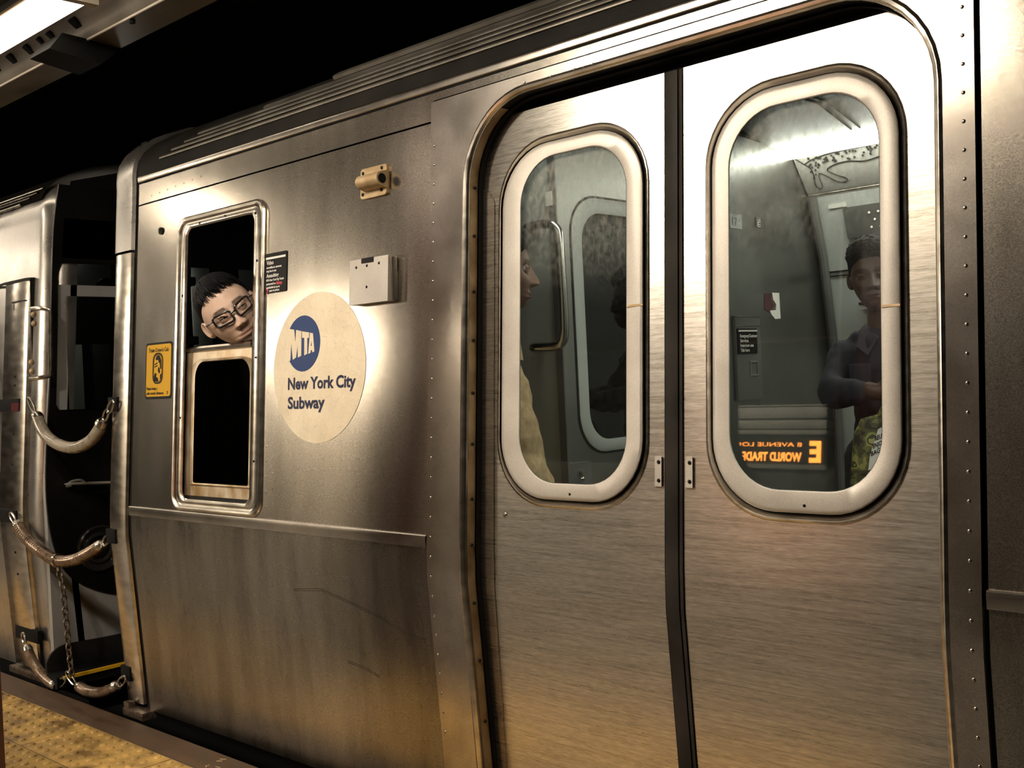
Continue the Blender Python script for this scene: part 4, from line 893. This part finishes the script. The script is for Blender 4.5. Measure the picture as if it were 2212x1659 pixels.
# ------------------------------------------------------------------ people
def gs(x, s): return math.exp(-(x*x)/(2*s*s))
def sstep(a, b, x):
    t = max(0, min(1, (x-a)/(b-a))); return t*t*(3-2*t)
def head_point(d, k):
    """d: unit direction; face looks to -Y. returns metres. k: face parameters"""
    x, y, z = d.x, d.y, d.z
    jaw = k.get('jaw', 1.0); wd = k.get('w', 1.0)
    X = x*.0765*wd; Y = y*.097; Z = z*(.118 if z > 0 else .122*k.get('l', 1.0))
    if z < 0:
        t = -z
        X *= 1-.30*jaw*t**1.8
        if y > 0: Y *= 1-.45*sstep(.1, .9, t)
        else: Y *= 1+.03*t
    if z > .1: X *= 1+.03*sstep(.1, .6, z)
    if z > 0 and y > 0: Y *= 1.05
    fr = sstep(.15, .75, -y)
    # flatten the face plane
    if y < 0:
        flat = -.088+.9*X*X/.0765*.55
        Y = Y*(1-.55*fr)+flat*.55*fr*(1-.35*max(0, z)**2)
    ax = abs(X); o = 0
    o += .0045*gs(Z-.026, .008)*gs(ax-.026, .020)           # brow
    o -= .0150*gs(Z-.004, .0115)*gs(ax-.032, .0140)         # sockets
    o += .0055*gs(Z+.028, .014)*gs(ax-.044, .014)           # cheekbone
    o -= .0035*gs(Z+.060, .016)*gs(ax-.045, .012)           # hollow cheek
    nz = sstep(.018, -.036, Z)                               # nose
    nose = (.006+.0185*nz)*gs(X, .0062+.0042*nz*k.get('nose', 1))*(1-sstep(-.036, -.047, Z))*sstep(.026, .006, Z)
    o += nose*k.get('np', 1)*1.12
    o -= .0035*gs(Z+.0440, .0022)*gs(ax-.008, .0035)
    o += .0105*gs(Z+.037, .0058)*gs(ax-.0125*k.get('nose', 1), .0048)
    o -= .002*gs(Z+.0465, .003)*gs(X, .012)
    # muzzle, lips, chin
    o += .0065*gs(Z+.068, .018)*gs(X, .024)
    lw = gs(X, .018)
    cv = .10*ax
    o += k.get('lip', 1)*.0048*gs(Z+.0625+cv*.3, .0035)*lw
    o += k.get('lip', 1)*.0055*gs(Z+.0735-cv*.4, .0045)*lw
    o -= .0062*gs(Z+.0675-cv*.1, .0017)*gs(X, .025)
    o -= .0030*gs(Z+.0855, .005)*gs(X, .018)
    o += .0075*gs(Z+.104, .012)*gs(X, .020)
    o -= .0014*gs(ax-.020-.18*max(0, -.045-Z), .0022)*sstep(-.040, -.050, Z)*sstep(-.078, -.068, Z)  # smile fold
    Y -= o*fr
    return Vector((X, Y, Z))
def head_mesh(bm, T, k, n=96):
    """continuous head and neck skin; T: local to world"""
    rows = []
    for i in range(1, n):
        th = pi*i/n; z = cos(th)
        row = []
        for j in range(2*n):
            ph = 2*pi*j/(2*n)
            # finer sampling on the face
            row.append(head_point(Vector((sin(th)*sin(ph), -sin(th)*cos(ph), z)), k))
        rows.append(row)
    L = [[T @ p for p in r] for r in rows]
    s = len(bm.verts)
    loft(bm, L)
    bm.verts.ensure_lookup_table()
    topv = bm.verts.new(T @ head_point(Vector((0, 0, 1)), k)); botv = bm.verts.new(T @ head_point(Vector((0, 0, -1)), k))
    m = 2*n; a = [bm.verts[s+i] for i in range(0)] 
    bm.verts.ensure_lookup_table()
    first = [bm.verts[s+j] for j in range(m)]; last = [bm.verts[s+(n-2)*m+j] for j in range(m)]
    for j in range(m):
        bm.faces.new((first[(j+1) % m], first[j], topv)); bm.faces.new((last[j], last[(j+1) % m], botv))
    # ears
    for sx in (-1, 1):
        E0 = []
        for u in range(9):
            r = u/8
            lp = []
            for v in range(20):
                a = 2*pi*v/20
                ex = .017*cos(a)*(1+.15*sin(a)); ez = .031*sin(a)
                rim = .006 if .7 < r < .95 else (-.003 if r < .6 else 0)
                lift = .006+rim+.012*r*max(0, cos(a))
                lp.append(T @ Vector((sx*(.0705*k.get('w', 1)+lift), .012+ex*r, -.008+ez*r)))
            E0.append(lp)
        E0.append([T @ Vector((sx*.064*k.get('w', 1), .012+.014*cos(2*pi*v/20), -.008+.025*sin(2*pi*v/20))) for v in range(20)])
        loft(bm, E0, flip=sx > 0)
def capsule(bm, a, b, ra, rb, seg=14):
    a = Vector(a); b = Vector(b); n = 5; t = (b-a)
    pts = []; R = []
    tn = t.normalized()
    for i in range(n+1): q = pi/2*i/n; pts.append(a-tn*ra*cos(q)); R.append(max(ra*sin(q), .0005))
    for i in range(n+1): q = pi/2*i/n; pts.append(b+tn*rb*sin(q)); R.append(max(rb*cos(q), .0005))
    tube(bm, pts, R, seg)
def blob(name, caps, T, m, parent, vox=.012, wrinkle=0, extra=None, label=None, smooth_it=3, flat=None):
    """one continuous surface grown round tapered bones"""
    bm = BM()
    for c in caps:
        n0 = len(bm.verts); capsule(bm, *c[:4])
    if extra: extra(bm)
    me = bpy.data.meshes.new('b'); bm.to_mesh(me); bm.free()
    o = bpy.data.objects.new('b', me); COL.objects.link(o)
    md = o.modifiers.new('r', 'REMESH'); md.mode = 'VOXEL'; md.voxel_size = vox
    if smooth_it: s = o.modifiers.new('s', 'SMOOTH'); s.iterations = smooth_it; s.factor = .5
    dg = bpy.context.evaluated_depsgraph_get(); me2 = bpy.data.meshes.new_from_object(o.evaluated_get(dg))
    bpy.data.objects.remove(o); bpy.data.meshes.remove(me)
    b2 = BM(); b2.from_mesh(me2); bpy.data.meshes.remove(me2)
    if flat: 
        for v in b2.verts: v.co = flat(v.co)
    b2.normal_update()
    if wrinkle:
        for v in b2.verts:
            p = v.co; w_ = noise.noise(Vector((p.x*9, p.y*9, p.z*16)))+.5*noise.noise(Vector((p.x*22, p.y*22, p.z*34)))
            v.co = p+v.normal*wrinkle*w_
    for v in b2.verts: v.co = T @ v.co
    return obj(name, b2, m, parent, label, smooth=80)
def skinmat(name, base, lip, brow, T, lipz=-.068):
    """skin with lip colour where the lips are; T: head transform, in the coordinates of the mesh"""
    m = mat(name, base, .48, spec=.45); b = m.node_tree.nodes['Principled BSDF']
    b.inputs['Subsurface Weight'].default_value = .08; b.inputs['Subsurface Radius'].default_value = (.01, .004, .002)
    at = nn(m, 'ShaderNodeAttribute'); at.attribute_name = 'tone'; 
    n = nn(m, 'ShaderNodeTexNoise'); n.inputs['Scale'].default_value = 40; n.inputs['Detail'].default_value = 4
    r = nn(m, 'ShaderNodeMixRGB'); r.inputs[1].default_value = (*[c*.86 for c in base], 1); r.inputs[2].default_value = (*[min(1, c*1.1) for c in base], 1)
    lk(m, n.outputs[0], r.inputs[0])
    x = nn(m, 'ShaderNodeMixRGB'); x.inputs[2].default_value = (*lip, 1); sp = nn(m, 'ShaderNodeSeparateXYZ'); lk(m, at.outputs['Vector'], sp.inputs[0])
    lk(m, sp.outputs[0], x.inputs[0]); lk(m, r.outputs[0], x.inputs[1])
    y = nn(m, 'ShaderNodeMixRGB'); y.inputs[2].default_value = (*brow, 1); lk(m, sp.outputs[1], y.inputs[0]); lk(m, x.outputs[0], y.inputs[1])
    lk(m, y.outputs[0], b.inputs['Base Color'])
    return m
def paint(o, Tinv, k, stubble=0):
    me = o.data; at = me.attributes.new('tone', 'FLOAT_COLOR', 'POINT')
    base = WL[o]
    for i, v in enumerate(me.vertices):
        p = Tinv @ (v.co+base); ax = abs(p.x)
        lip = 0; br = 0
        if p.y < -.05:
            lip = gs(p.z+.067, .0060)**2*sstep(.028, .018, ax)
            arch = .030-.012*((ax-.030)/.02)**2*.35
            br = sstep(.0060, .0015, abs(p.z-arch))*sstep(.010, .016, ax)*sstep(.056, .046, ax)*.95
            br = max(br, .9*gs(p.z+.0445, .0018)*gs(ax-.0085, .0028), .8*gs(p.z+.0675, .0010)*sstep(.027, .022, ax))  # shade in nostrils and mouth line painted with the brow colour
            if stubble: br = max(br, stubble*sstep(-.040, -.052, p.z)*(.4+.6*noise.noise(p*900))*(1-lip))
        at.data[i].color = (min(1, lip*.9), min(1, br), 0, 1)
def eyes(parent, T, k, skin_m, iris=(.03, .015, .008), gaze=(0, 0), lid=.45):
    for sx in (-1, 1):
        c = Vector((sx*.032, -.0735, .0035))
        bm = BM(); ball(bm, (0, 0, 0), (.0122, .0122, .0122), u=20, v=14)
        for v in bm.verts: v.co = T @ (v.co+c)
        e = obj('eye', bm, MT['eyewhite'], parent)
        bm = BM(); R = Matrix.Rotation(gaze[0], 3, 'Z') @ Matrix.Rotation(gaze[1], 3, 'X')
        for r0_, r1_ in ((.0, .0059),):
            L = [[c+R @ Vector((r*cos(2*pi*i/16), -sqrt(.0124**2-r*r)-.0002, r*sin(2*pi*i/16))) for i in range(16)] for r in (.0059, .003, .0008)]
            loft(bm, [[T @ q for q in l] for l in L], caps=True)
        obj('iris', bm, MT['iris'], e)
        # lids: skin shells round the eyeball with a slanted opening
        bm = BM()
        for up in (1, -1):
            L = []
            for i in range(9):
                th = i/8
                row = []
                for j in range(17):
                    u = -1+2*j/16
                    # opening half height
                    op_ = (.0042*lid*2 if up > 0 else .0036*lid*1.6)*(1-abs(u)**2.2)-(0 if up > 0 else .0)
                    zed = up*(op_+(.0125-op_)*th)
                    xx = u*.0150*(1-.0*th)
                    rr2 = .0138**2-zed*zed*.8-xx*xx*.72
                    row.append(T @ (c+Vector((xx, -sqrt(max(rr2, .00001))+.0004*(th > .01), zed+.10*xx*sx*.6))))
                L.append(row)
            L.append([q+(T.to_3x3() @ Vector((0, .003, 0))) for q in L[0]][:17]) if False else None
            loft(bm, L, closed=False, flip=up > 0)
        obj('eyelid', bm, skin_m, parent, smooth=80)
        bm = BM(); pts = [T @ (c+Vector((u*.0145, -sqrt(max(.0140**2-(u*.0145)**2*.72, 1e-5))-.0006, .0042*lid*2*(1-abs(u)**2.2)+.10*u*.0145*sx*.6+.0004))) for u in [-1+2*j/12 for j in range(13)]]
        tube(bm, pts, .0008, 5); obj('lash_line', bm, MT['hair'], parent)
def hair(parent, T, k, top=.012, line=.075, side=.004, name='hair', m='hair', curl=0, part=0, low=-.02, asym=0):
    """cap of hair following the skull above the hairline"""
    bm = BM(); n = 56; rows = []
    for i in range(0, n+1):
        th = .001+2.05*i/n; row = []
        for j in range(2*n):
            ph = 2*pi*j/(2*n); d = Vector((sin(th)*sin(ph), -sin(th)*cos(ph), cos(th)))
            p = head_point(d, k)
            if p.y < -.02: p.y = -abs(p.y)
            nrm = Vector((d.x/.0765, d.y/.1, d.z/.118)).normalized()
            row.append((p, nrm))
        rows.append(row)
    def thick(p):
        # hairline height as function of forward-ness
        f = sstep(.035, -.075, p.y)
        hl = low+(line-low)*f-.014*f*sstep(.02, .065, abs(p.x))+asym*p.x*f+.004*noise.noise(Vector((p.x*150, 0, 3)))
        a = sstep(hl-.002, hl+.014, p.z)
        t = side+(top-side)*sstep(.03, .10, p.z)
        return a, t
    L = []
    for r in rows:
        l = []
        for p, nv in r:
            a, t = thick(p)
            cu = (curl*noise.noise(p*95)+.5*curl*noise.noise(p*200)) if curl else .0012*noise.noise(Vector((p.x*60, p.y*220, p.z*60)))
            l.append(T @ (p+nv*(t*a+cu*a-.004*(1-a))))
        L.append(l)
    loft(bm, L); bm.faces.new(bm.verts[:0] or [v for v in list(bm.verts)[:2*n]][::-1])
    return obj(name, bm, MT[m], parent, smooth=60)
MT['eyewhite'] = mat('eye_white', (.55, .50, .46), .25)
MT['iris'] = mat('dark_iris', (.02, .012, .008), .1)
MT['hair'] = noisy(mat('black_hair'), (1, 1, 1), 160, 3, (.004, .004, .005), (.010, .010, .011), rlo=.45, rhi=.6)
MT['hairf'] = noisy(mat('short_curly_hair'), (1, 1, 1), 120, 3, (.010, .010, .010), (.035, .034, .032), rlo=.6, rhi=.8)
MT['navy'] = noisy(mat('navy_twill'), (1, 1, 1), 70, 4, (.006, .0065, .013), (.014, .015, .028), rlo=.7, rhi=.85)
MT['tan'] = noisy(mat('tan_cotton'), (1, 1, 1), 50, 4, (.33, .22, .11), (.46, .33, .18), rlo=.7, rhi=.85)
MT['pants'] = noisy(mat('dark_trousers'), (1, 1, 1), 50, 4, (.008, .008, .010), (.02, .02, .024), rlo=.7, rhi=.85)

# ---- train operator leaning at the cab window, head tilted, black glasses
P0 = Vector((-3.362, .035, 0)); P0.z = zz(.268)
fwd = Vector((.90, -.43, -.10)).normalized()
def head_T(pos, fwd, tilt, scale=1.0):
    up = Vector((0, 0, 1)); r = fwd.cross(up).normalized(); u = r.cross(fwd)     # r: viewer's left..., person's side
    # person's local axes: -Y = fwd, Z = u, X = -r... right handed: X = Y x Z
    Yl = -fwd; Zl = u; Xl = Yl.cross(Zl)
    Rm = Matrix((Xl, Yl, Zl)).transposed()
    Rt = Matrix.Rotation(tilt, 3, 'Y')
    return Matrix.Translation(pos) @ (Rm @ Rt).to_4x4() @ Matrix.Scale(scale, 4)
op_ = empty('person', (-3.36, .15, 0), 'person with black glasses and short black hair leaning out of the cab window', 'person')
kO = dict(w=1.06, jaw=.80, l=.96, nose=1.12, np=.85, lip=.8)
T = head_T(P0+Vector((.012, 0, 0)), fwd, radians(-34), 1.16)
skO = skinmat('light_skin', (.66, .46, .36), (.42, .20, .16), (.06, .04, .032), T)
def body_with_head(name, T, k, m, parent, caps, Tb, n=84, vox=.014, stub=0):
    bm = BM(); head_mesh(bm, T, k, n)
    b2 = BM()
    for c in caps: capsule(b2, *c[:4], 18)
    me = bpy.data.meshes.new('b'); b2.to_mesh(me); b2.free(); o = bpy.data.objects.new('b', me); COL.objects.link(o)
    md = o.modifiers.new('r', 'REMESH'); md.mode = 'VOXEL'; md.voxel_size = vox; s = o.modifiers.new('s', 'SMOOTH'); s.iterations = 4
    me2 = bpy.data.meshes.new_from_object(o.evaluated_get(bpy.context.evaluated_depsgraph_get()))
    bpy.data.objects.remove(o); me2.transform(Tb); bm.from_mesh(me2)
    o = obj(name, bm, m, parent, smooth=80); paint(o, T.inverted(), k, stub); return o
# neck and shoulders go down and back into the cab
hb = T @ Vector((0, .03, -.07)); nb = Vector((-3.46, .30, zz(.02)))
body_with_head('body', T, kO, skO, op_, [(hb, nb, .058, .062), (nb, nb+Vector((0, .06, -.5)), .12, .14), (nb+Vector((0, .06, -.5)), nb+Vector((0, .1, -.75)), .14, .13),
    (nb+Vector((.08, .08, -.75)), Vector((-3.36, .42, zz(-1.10))), .08, .045), (nb+Vector((-.08, .08, -.75)), Vector((-3.56, .42, zz(-1.10))), .08, .045)], Matrix.Identity(4))
eyes(op_, T, kO, skO, lid=.36, gaze=(.35, .25))
hair(op_, T, kO, top=.015, line=.088, side=.006, low=-.005, asym=0)
bm = BM(); rnd = random.Random(3)
for i in range(170):
    u = rnd.uniform(-.95, .98); w0 = rnd.uniform(.0, 1)
    # a strand starts back on the crown and sweeps forward and sideways to the hairline
    a = []
    for k_ in range(7):
        q = k_/6; ph = (u+.22*q)*1.15; th = .25+.55*w0*(1-q)+(.50+.20*w0)*q+.10*abs(u)*q
        d = Vector((sin(th)*sin(ph), -sin(th)*cos(ph), cos(th))); p = head_point(d, kO)
        a.append(T @ (p+Vector((d.x, d.y, d.z*1.1)).normalized()*(.0165-.0135*q**3)))
    tube(bm, a, [.0016]*5+[.0012, .0004], 5)
obj('hair_strands', bm, MT['hair'], op_)
uni = blob('uniform_shirt', [(nb+Vector((0, .02, -.02)), nb+Vector((0, .06, -.55)), .135, .165), (nb+Vector((-.20, .04, -.07)), nb+Vector((.20, .04, -.07)), .075, .075), (nb+Vector((.21, .04, -.08)), nb+Vector((.26, -.02, -.38)), .062, .05), (nb+Vector((-.21, .04, -.08)), nb+Vector((-.25, .0, -.38)), .062, .05)], Matrix.Identity(4), MT['pants'], op_, .016, .004)
# spectacles
def spectacles(parent, T, k):
    g = None
    bm = BM()
    yf = lambda x: -.1045+.55*x*x/.07
    for sx in (-1, 1):
        lp = rr(.0085, .0625, -.0155, .0195, .010, 5)
        lp = [(sx*x, z) for x, z in lp]
        if sx < 0: lp = lp[::-1]
        tube(bm, [T @ Vector((x, yf(x), z+.0008*(abs(x)-.03)/.01)) for x, z in lp], .0040, 7, closed=True)
    tube(bm, [T @ Vector((x, yf(0)-.001-.003*(1-(x/.009)**2), .007)) for x in (-.010, -.005, 0, .005, .010)], .0034, 7)
    for sx in (-1, 1):
        tube(bm, [T @ Vector(p) for p in ((sx*.0625, yf(.0625), .012), (sx*.073, yf(.0625)+.006, .012), (sx*.080, -.05, .010), (sx*.083, .0, .008), (sx*.083, .012, .0), (sx*.080, .02, -.015))], .0022, 7)
    g = obj('spectacles', bm, MT['frameglass'], parent, 'black rectangular glasses')
    for sx in (-1, 1):
        lp = [(sx*x, z) for x, z in rr(.009, .062, -.015, .019, .010, 5)]
        bm = BM(); loft(bm, [[T @ Vector((x*s+sx*.0355*(1-s), yf(x*s+sx*.0355*(1-s))+.0005, z*s)) for x, z in lp] for s in (1, .6, .05)]); obj('lens', bm, MT['lens'], g)
spectacles(op_, T, kO)
bm = BM(); e = T @ Vector((-.086, .006, -.028)); ball(bm, e, (.004, .004, .004)); obj('earpiece', bm, mat('gold_earpiece', (.8, .5, .15), .25, 1), op_)

# ---- passenger in navy jacket, facing the camera behind the right door glass
pr = empty('person', (-1.80, 1.78, 0), 'standing passenger in a dark navy jacket behind the right door window', 'person')
kP = dict(w=.95, jaw=1.0, l=1.05, nose=1.25, np=.95, lip=1.25)
PP = Vector((-1.765, 1.75, zz(.298))); fw = Vector((.40, -.90, -.05)).normalized()
TP = head_T(PP, fw, radians(-4), 1.02)
skP = skinmat('deep_brown_skin', (.085, .046, .030), (.075, .035, .028), (.012, .010, .009), TP)
rz = Matrix.Rotation(radians(24), 4, 'Z'); TB = Matrix.Translation(Vector((-1.765, 1.80, 0))) @ rz @ Matrix.Diagonal((.76, .92, 1, 1))
Zf = zz(-1.175)
caps = [((0, -.01, zz(.21)), (0, .03, zz(.07)), .055, .062), ((0, .03, zz(.02)), (0, .03, zz(-.40)), .11, .12)]
for s in (-1, 1):
    hx = s*.10; caps += [((hx, .03, zz(-.42)), (hx, .01, zz(-.80)), .085, .055), ((hx, .01, zz(-.80)), (hx, .03, zz(-1.10)), .055, .04), ((hx, .02, zz(-1.14)), (hx, -.14, zz(-1.15)), .04, .03)]
# right arm bent across the waist, hand shown out of the cuff
caps += [((-.19, .03, zz(.0)), (-.25, -.08, zz(-.115)), .045, .038), ((-.25, -.08, zz(-.115)), (-.06, -.24, zz(-.115)), .036, .026), ((-.06, -.24, zz(-.115)), (-.01, -.26, zz(-.125)), .032, .030),
         ((.19, .03, zz(.0)), (.25, -.06, zz(-.125)), .045, .038), ((.25, -.06, zz(-.125)), (.08, -.26, zz(-.12)), .036, .026), ((.08, -.26, zz(-.12)), (.04, -.28, zz(-.11)), .032, .030)]
for i, (l, dz) in enumerate(((.050, .022), (.056, .008), (.052, -.007), (.042, -.021))):
    for s, bx_ in ((-1, -.01), (1, .04)):
        a = (bx_, -.265, zz(-.122+dz)); b = (bx_-s*l*.6, -.285, zz(-.124+dz)); c = (bx_-s*l, -.270, zz(-.128+dz))
        caps += [(a, b, .0095, .0088), (b, c, .0088, .0075)]
caps += [((-.02, -.25, zz(-.105)), (.0, -.27, zz(-.085)), .011, .009), ((.05, -.26, zz(-.10)), (.03, -.28, zz(-.082)), .011, .009)]
body_with_head('body', TP, kP, skP, pr, caps, TB, vox=.008)
eyes(pr, TP, kP, skP, lid=.30, gaze=(0, -.1))
hair(pr, TP, kP, top=.034, line=.066, side=.007, m='hairf', curl=.007, low=-.015)
jk = blob('jacket', [((0, .035, zz(.0)), (0, .035, zz(-.36)), .135, .150), ((-.175, .035, zz(.005)), (.175, .035, zz(.005)), .072, .072), ((-.11, .04, zz(.06)), (.11, .04, zz(.06)), .05, .05),
    ((-.195, .03, zz(-.01)), (-.238, -.08, zz(-.120)), .070, .064), ((-.238, -.08, zz(-.120)), (-.09, -.225, zz(-.125)), .064, .046),
    ((.20, .03, zz(-.01)), (.265, -.06, zz(-.13)), .074, .066), ((.265, -.06, zz(-.13)), (.10, -.24, zz(-.125)), .064, .046)], TB, MT['navy'], pr, .011, .010)
bm = BM(); 
for s in (-1, 1):
    loft(bm, [[TB @ Vector(p) for p in q] for q in ([(s*.01, -.075, zz(.075)), (s*.055, -.085, zz(.02)), (s*.10, -.07, zz(.055)), (s*.085, -.02, zz(.115)), (s*.055, .03, zz(.13))], [(s*.012, -.088, zz(.070)), (s*.06, -.102, zz(.010)), (s*.112, -.085, zz(.045)), (s*.095, -.03, zz(.105)), (s*.062, .035, zz(.135))])], caps=True)
obj('jacket_collar', bm, MT['navy'], pr)
bm = BM(); box(bm, (-.10, -.118, zz(-.075)), (.10, .010, .11), Matrix.Rotation(-.25, 3, 'Z'), bev=.004)
for v in bm.verts: v.co = TB @ v.co
obj('chest_pocket', bm, MT['navy'], pr)
blob('trousers', [((-.06, .03, zz(-.40)), (.06, .03, zz(-.40)), .14, .14)]+[q for s in (-1, 1) for q in (((s*.10, .03, zz(-.42)), (s*.10, .01, zz(-.80)), .105, .078), ((s*.10, .01, zz(-.80)), (s*.10, .03, zz(-1.10)), .078, .066))], TB, MT['pants'], pr, .016, .006)
for s in (-1, 1):
    blob('shoe', [((s*.10, .05, zz(-1.135)), (s*.10, -.15, zz(-1.14)), .046, .040)], TB, MT['rubber'], pr, .012)
# camouflage tote held on the forearm
for _k in ('hair', 'hairf'): MT[_k].node_tree.nodes['Principled BSDF'].inputs['Specular IOR Level'].default_value = .15
MT['camo'] = mat('camouflage_fabric', rough=.75)
def camo(m):
    b = m.node_tree.nodes['Principled BSDF']; tc = nn(m, 'ShaderNodeTexCoord'); n = nn(m, 'ShaderNodeTexNoise'); n.inputs['Scale'].default_value = 15; n.inputs['Detail'].default_value = 2.5; n.inputs['Distortion'].default_value = .25
    lk(m, tc.outputs['Object'], n.inputs['Vector']); r = nn(m, 'ShaderNodeValToRGB'); r.color_ramp.interpolation = 'CONSTANT'
    e = r.color_ramp.elements; e[0].position = 0; e[0].color = (.012, .014, .008, 1); e[1].position = .44; e[1].color = (.06, .055, .018, 1)
    for p, c in ((.51, (.13, .14, .045, 1)), (.56, (.30, .27, .09, 1)), (.61, (.05, .06, .02, 1)), (.67, (.36, .34, .14, 1))):
        q = e.new(p); q.color = c
    lk(m, n.outputs[0], r.inputs[0]); lk(m, r.outputs[0], b.inputs['Base Color'])
camo(MT['camo'])
bg = empty('tote_bag', tuple(TB @ Vector((.02, -.31, zz(-.42)))), 'camouflage print tote bag with a white tag, hanging from the standing passenger\'s arms', 'bag')
def bagp(p): return TB @ Vector(p)
bm = BM(); L = []
for z, hw, hd in ((-.185, .135, .012), (-.20, .145, .03), (-.26, .165, .05), (-.36, .18, .06), (-.48, .185, .062), (-.58, .175, .055), (-.60, .15, .03)):
    lp = []
    for i in range(28):
        a = 2*pi*i/28; x = hw*cos(a)*(1+.0); y = hd*sin(a); w_ = .010*noise.noise(Vector((x*14, y*14, z*9)))
        lp.append(bagp((.035+x+w_+.10*(-.2-z)*-.4, -.335+y+w_*1.4, zz(z+.035*(x/.18 if z > -.22 else 0)))))
    L.append(lp)
loft(bm, L, caps=True); obj('bag_body', bm, MT['camo'], bg)
bm = BM()
for y in (-.36, -.31):
    tube(bm, [bagp(p) for p in spline([(-.02, y, zz(-.20)), (.015, y+.01, zz(-.15)), (.05, -.30, zz(-.065)), (.085, y+.01, zz(-.14)), (.12, y, zz(-.18))], 6)], .007, 8, sy=.5)
obj('bag_handle', bm, MT['camo'], bg)
bm = BM(); tg = [(-.035, -.245), (-.010, -.235), (.012, -.245), (-.005, -.315), (-.050, -.375), (-.085, -.385), (-.075, -.335)]
plate(bm, tg, (), -.006, -.004, lambda x, z, o: bagp((x+.01, -.398+o-.2*max(0, x+.05)*0, zz(z))), ()); tgo = obj('white_tag', bm, MT['white'], bg, 'white tag')
bm = BM()
for i, (s, wd) in enumerate((('REUSE', .045), ('ENJOY', .05), ('BAG', .04))):
    text_polys(bm, s, .022, lambda u, v, d, i=i: bagp((-.050+u+.010-.010*i, -.4055, zz(-.285-.026*i+v+u*.35))), wd, bold=.0005)
obj('tag_lettering', bm, MT['ink'], tgo, smooth=0)

# ---- passenger in tan jacket, in profile at the edge of the left door window
p1 = empty('person', (-2.2, .36, 0), 'passenger in a tan jacket standing in profile behind the left door window', 'person')
k1 = dict(w=1.0, jaw=.9, l=1.0, nose=1.2, np=1.05, lip=1.2)
f1 = Vector((.66, .75, -.06)).normalized()
PH = Vector((-2.236, .42, zz(.279)))-f1*.120; 
T1 = head_T(PH+Vector((0, 0, .035)), f1, radians(2), 1.08)
sk1 = skinmat('brown_skin', (.15, .078, .052), (.11, .05, .042), (.015, .012, .011), T1)
B1 = Matrix.Translation(Vector((PH.x-.01, PH.y-.01, 0))) @ Matrix.Rotation(math.atan2(f1.x, -f1.y), 4, 'Z') @ Matrix.Diagonal((.86, .95, 1, 1))
cp1 = [((0, .0, zz(.18)), (0, .03, zz(.06)), .055, .062), ((0, .03, zz(.0)), (0, .03, zz(-.40)), .10, .11)]
for s in (-1, 1): cp1 += [((s*.10, .03, zz(-.42)), (s*.10, .01, zz(-.80)), .085, .055), ((s*.10, .01, zz(-.80)), (s*.10, .03, zz(-1.10)), .055, .04), ((s*.10, .02, zz(-1.14)), (s*.10, -.12, zz(-1.15)), .04, .03),
    ((s*.18, .03, zz(.0)), (s*.20, .03, zz(-.28)), .042, .036), ((s*.20, .03, zz(-.28)), (s*.19, -.06, zz(-.50)), .034, .026), ((s*.19, -.07, zz(-.52)), (s*.19, -.08, zz(-.58)), .028, .022)]
body_with_head('body', T1, k1, sk1, p1, cp1, B1, stub=.35)
eyes(p1, T1, k1, sk1, lid=.35)
hair(p1, T1, k1, top=.030, line=.060, side=.008, m='hairf', curl=.006, low=-.01)
j1 = blob('tan_jacket', [((0, .03, zz(-.03)), (0, -.015, zz(-.48)), .125, .170), ((-.16, .03, zz(-.01)), (.16, .03, zz(-.01)), .068, .068), ((-.10, .03, zz(.05)), (.10, .03, zz(.05)), .045, .045)]+
    [q for s in (-1, 1) for q in (((s*.19, .03, zz(-.02)), (s*.215, .02, zz(-.28)), .068, .058), ((s*.215, .02, zz(-.28)), (s*.20, -.06, zz(-.50)), .056, .045))], B1, MT['tan'], p1, .011, .012)
bm = BM(); L = []
for z, r in ((.045, .080), (.085, .076), (.135, .082), (.130, .092), (.06, .10)):
    L.append([B1 @ Vector((r*cos(a*pi/12), .02+r*1.05*sin(a*pi/12)-.35*(z-.04)*0, zz(z+.018*sin(a*pi/12)))) for a in range(24)])
loft(bm, L); obj('collar', bm, MT['tan'], p1)
bm = BM()
for i in range(7): box(bm, (.205, -.075, zz(-.245-.012*i)), (.028-.002*i, .004, .004))
for v in bm.verts: v.co = B1 @ v.co
obj('sleeve_print', bm, MT['ink'], p1)
blob('trousers', [((-.06, .03, zz(-.44)), (.06, .03, zz(-.44)), .13, .13)]+[q for s in (-1, 1) for q in (((s*.10, .03, zz(-.45)), (s*.10, .01, zz(-.80)), .10, .075), ((s*.10, .01, zz(-.80)), (s*.10, .03, zz(-1.10)), .075, .062))], B1, MT['pants'], p1, .016, .006)
for s in (-1, 1): blob('shoe', [((s*.10, .05, zz(-1.135)), (s*.10, -.13, zz(-1.14)), .046, .040)], B1, MT['rubber'], p1, .012)
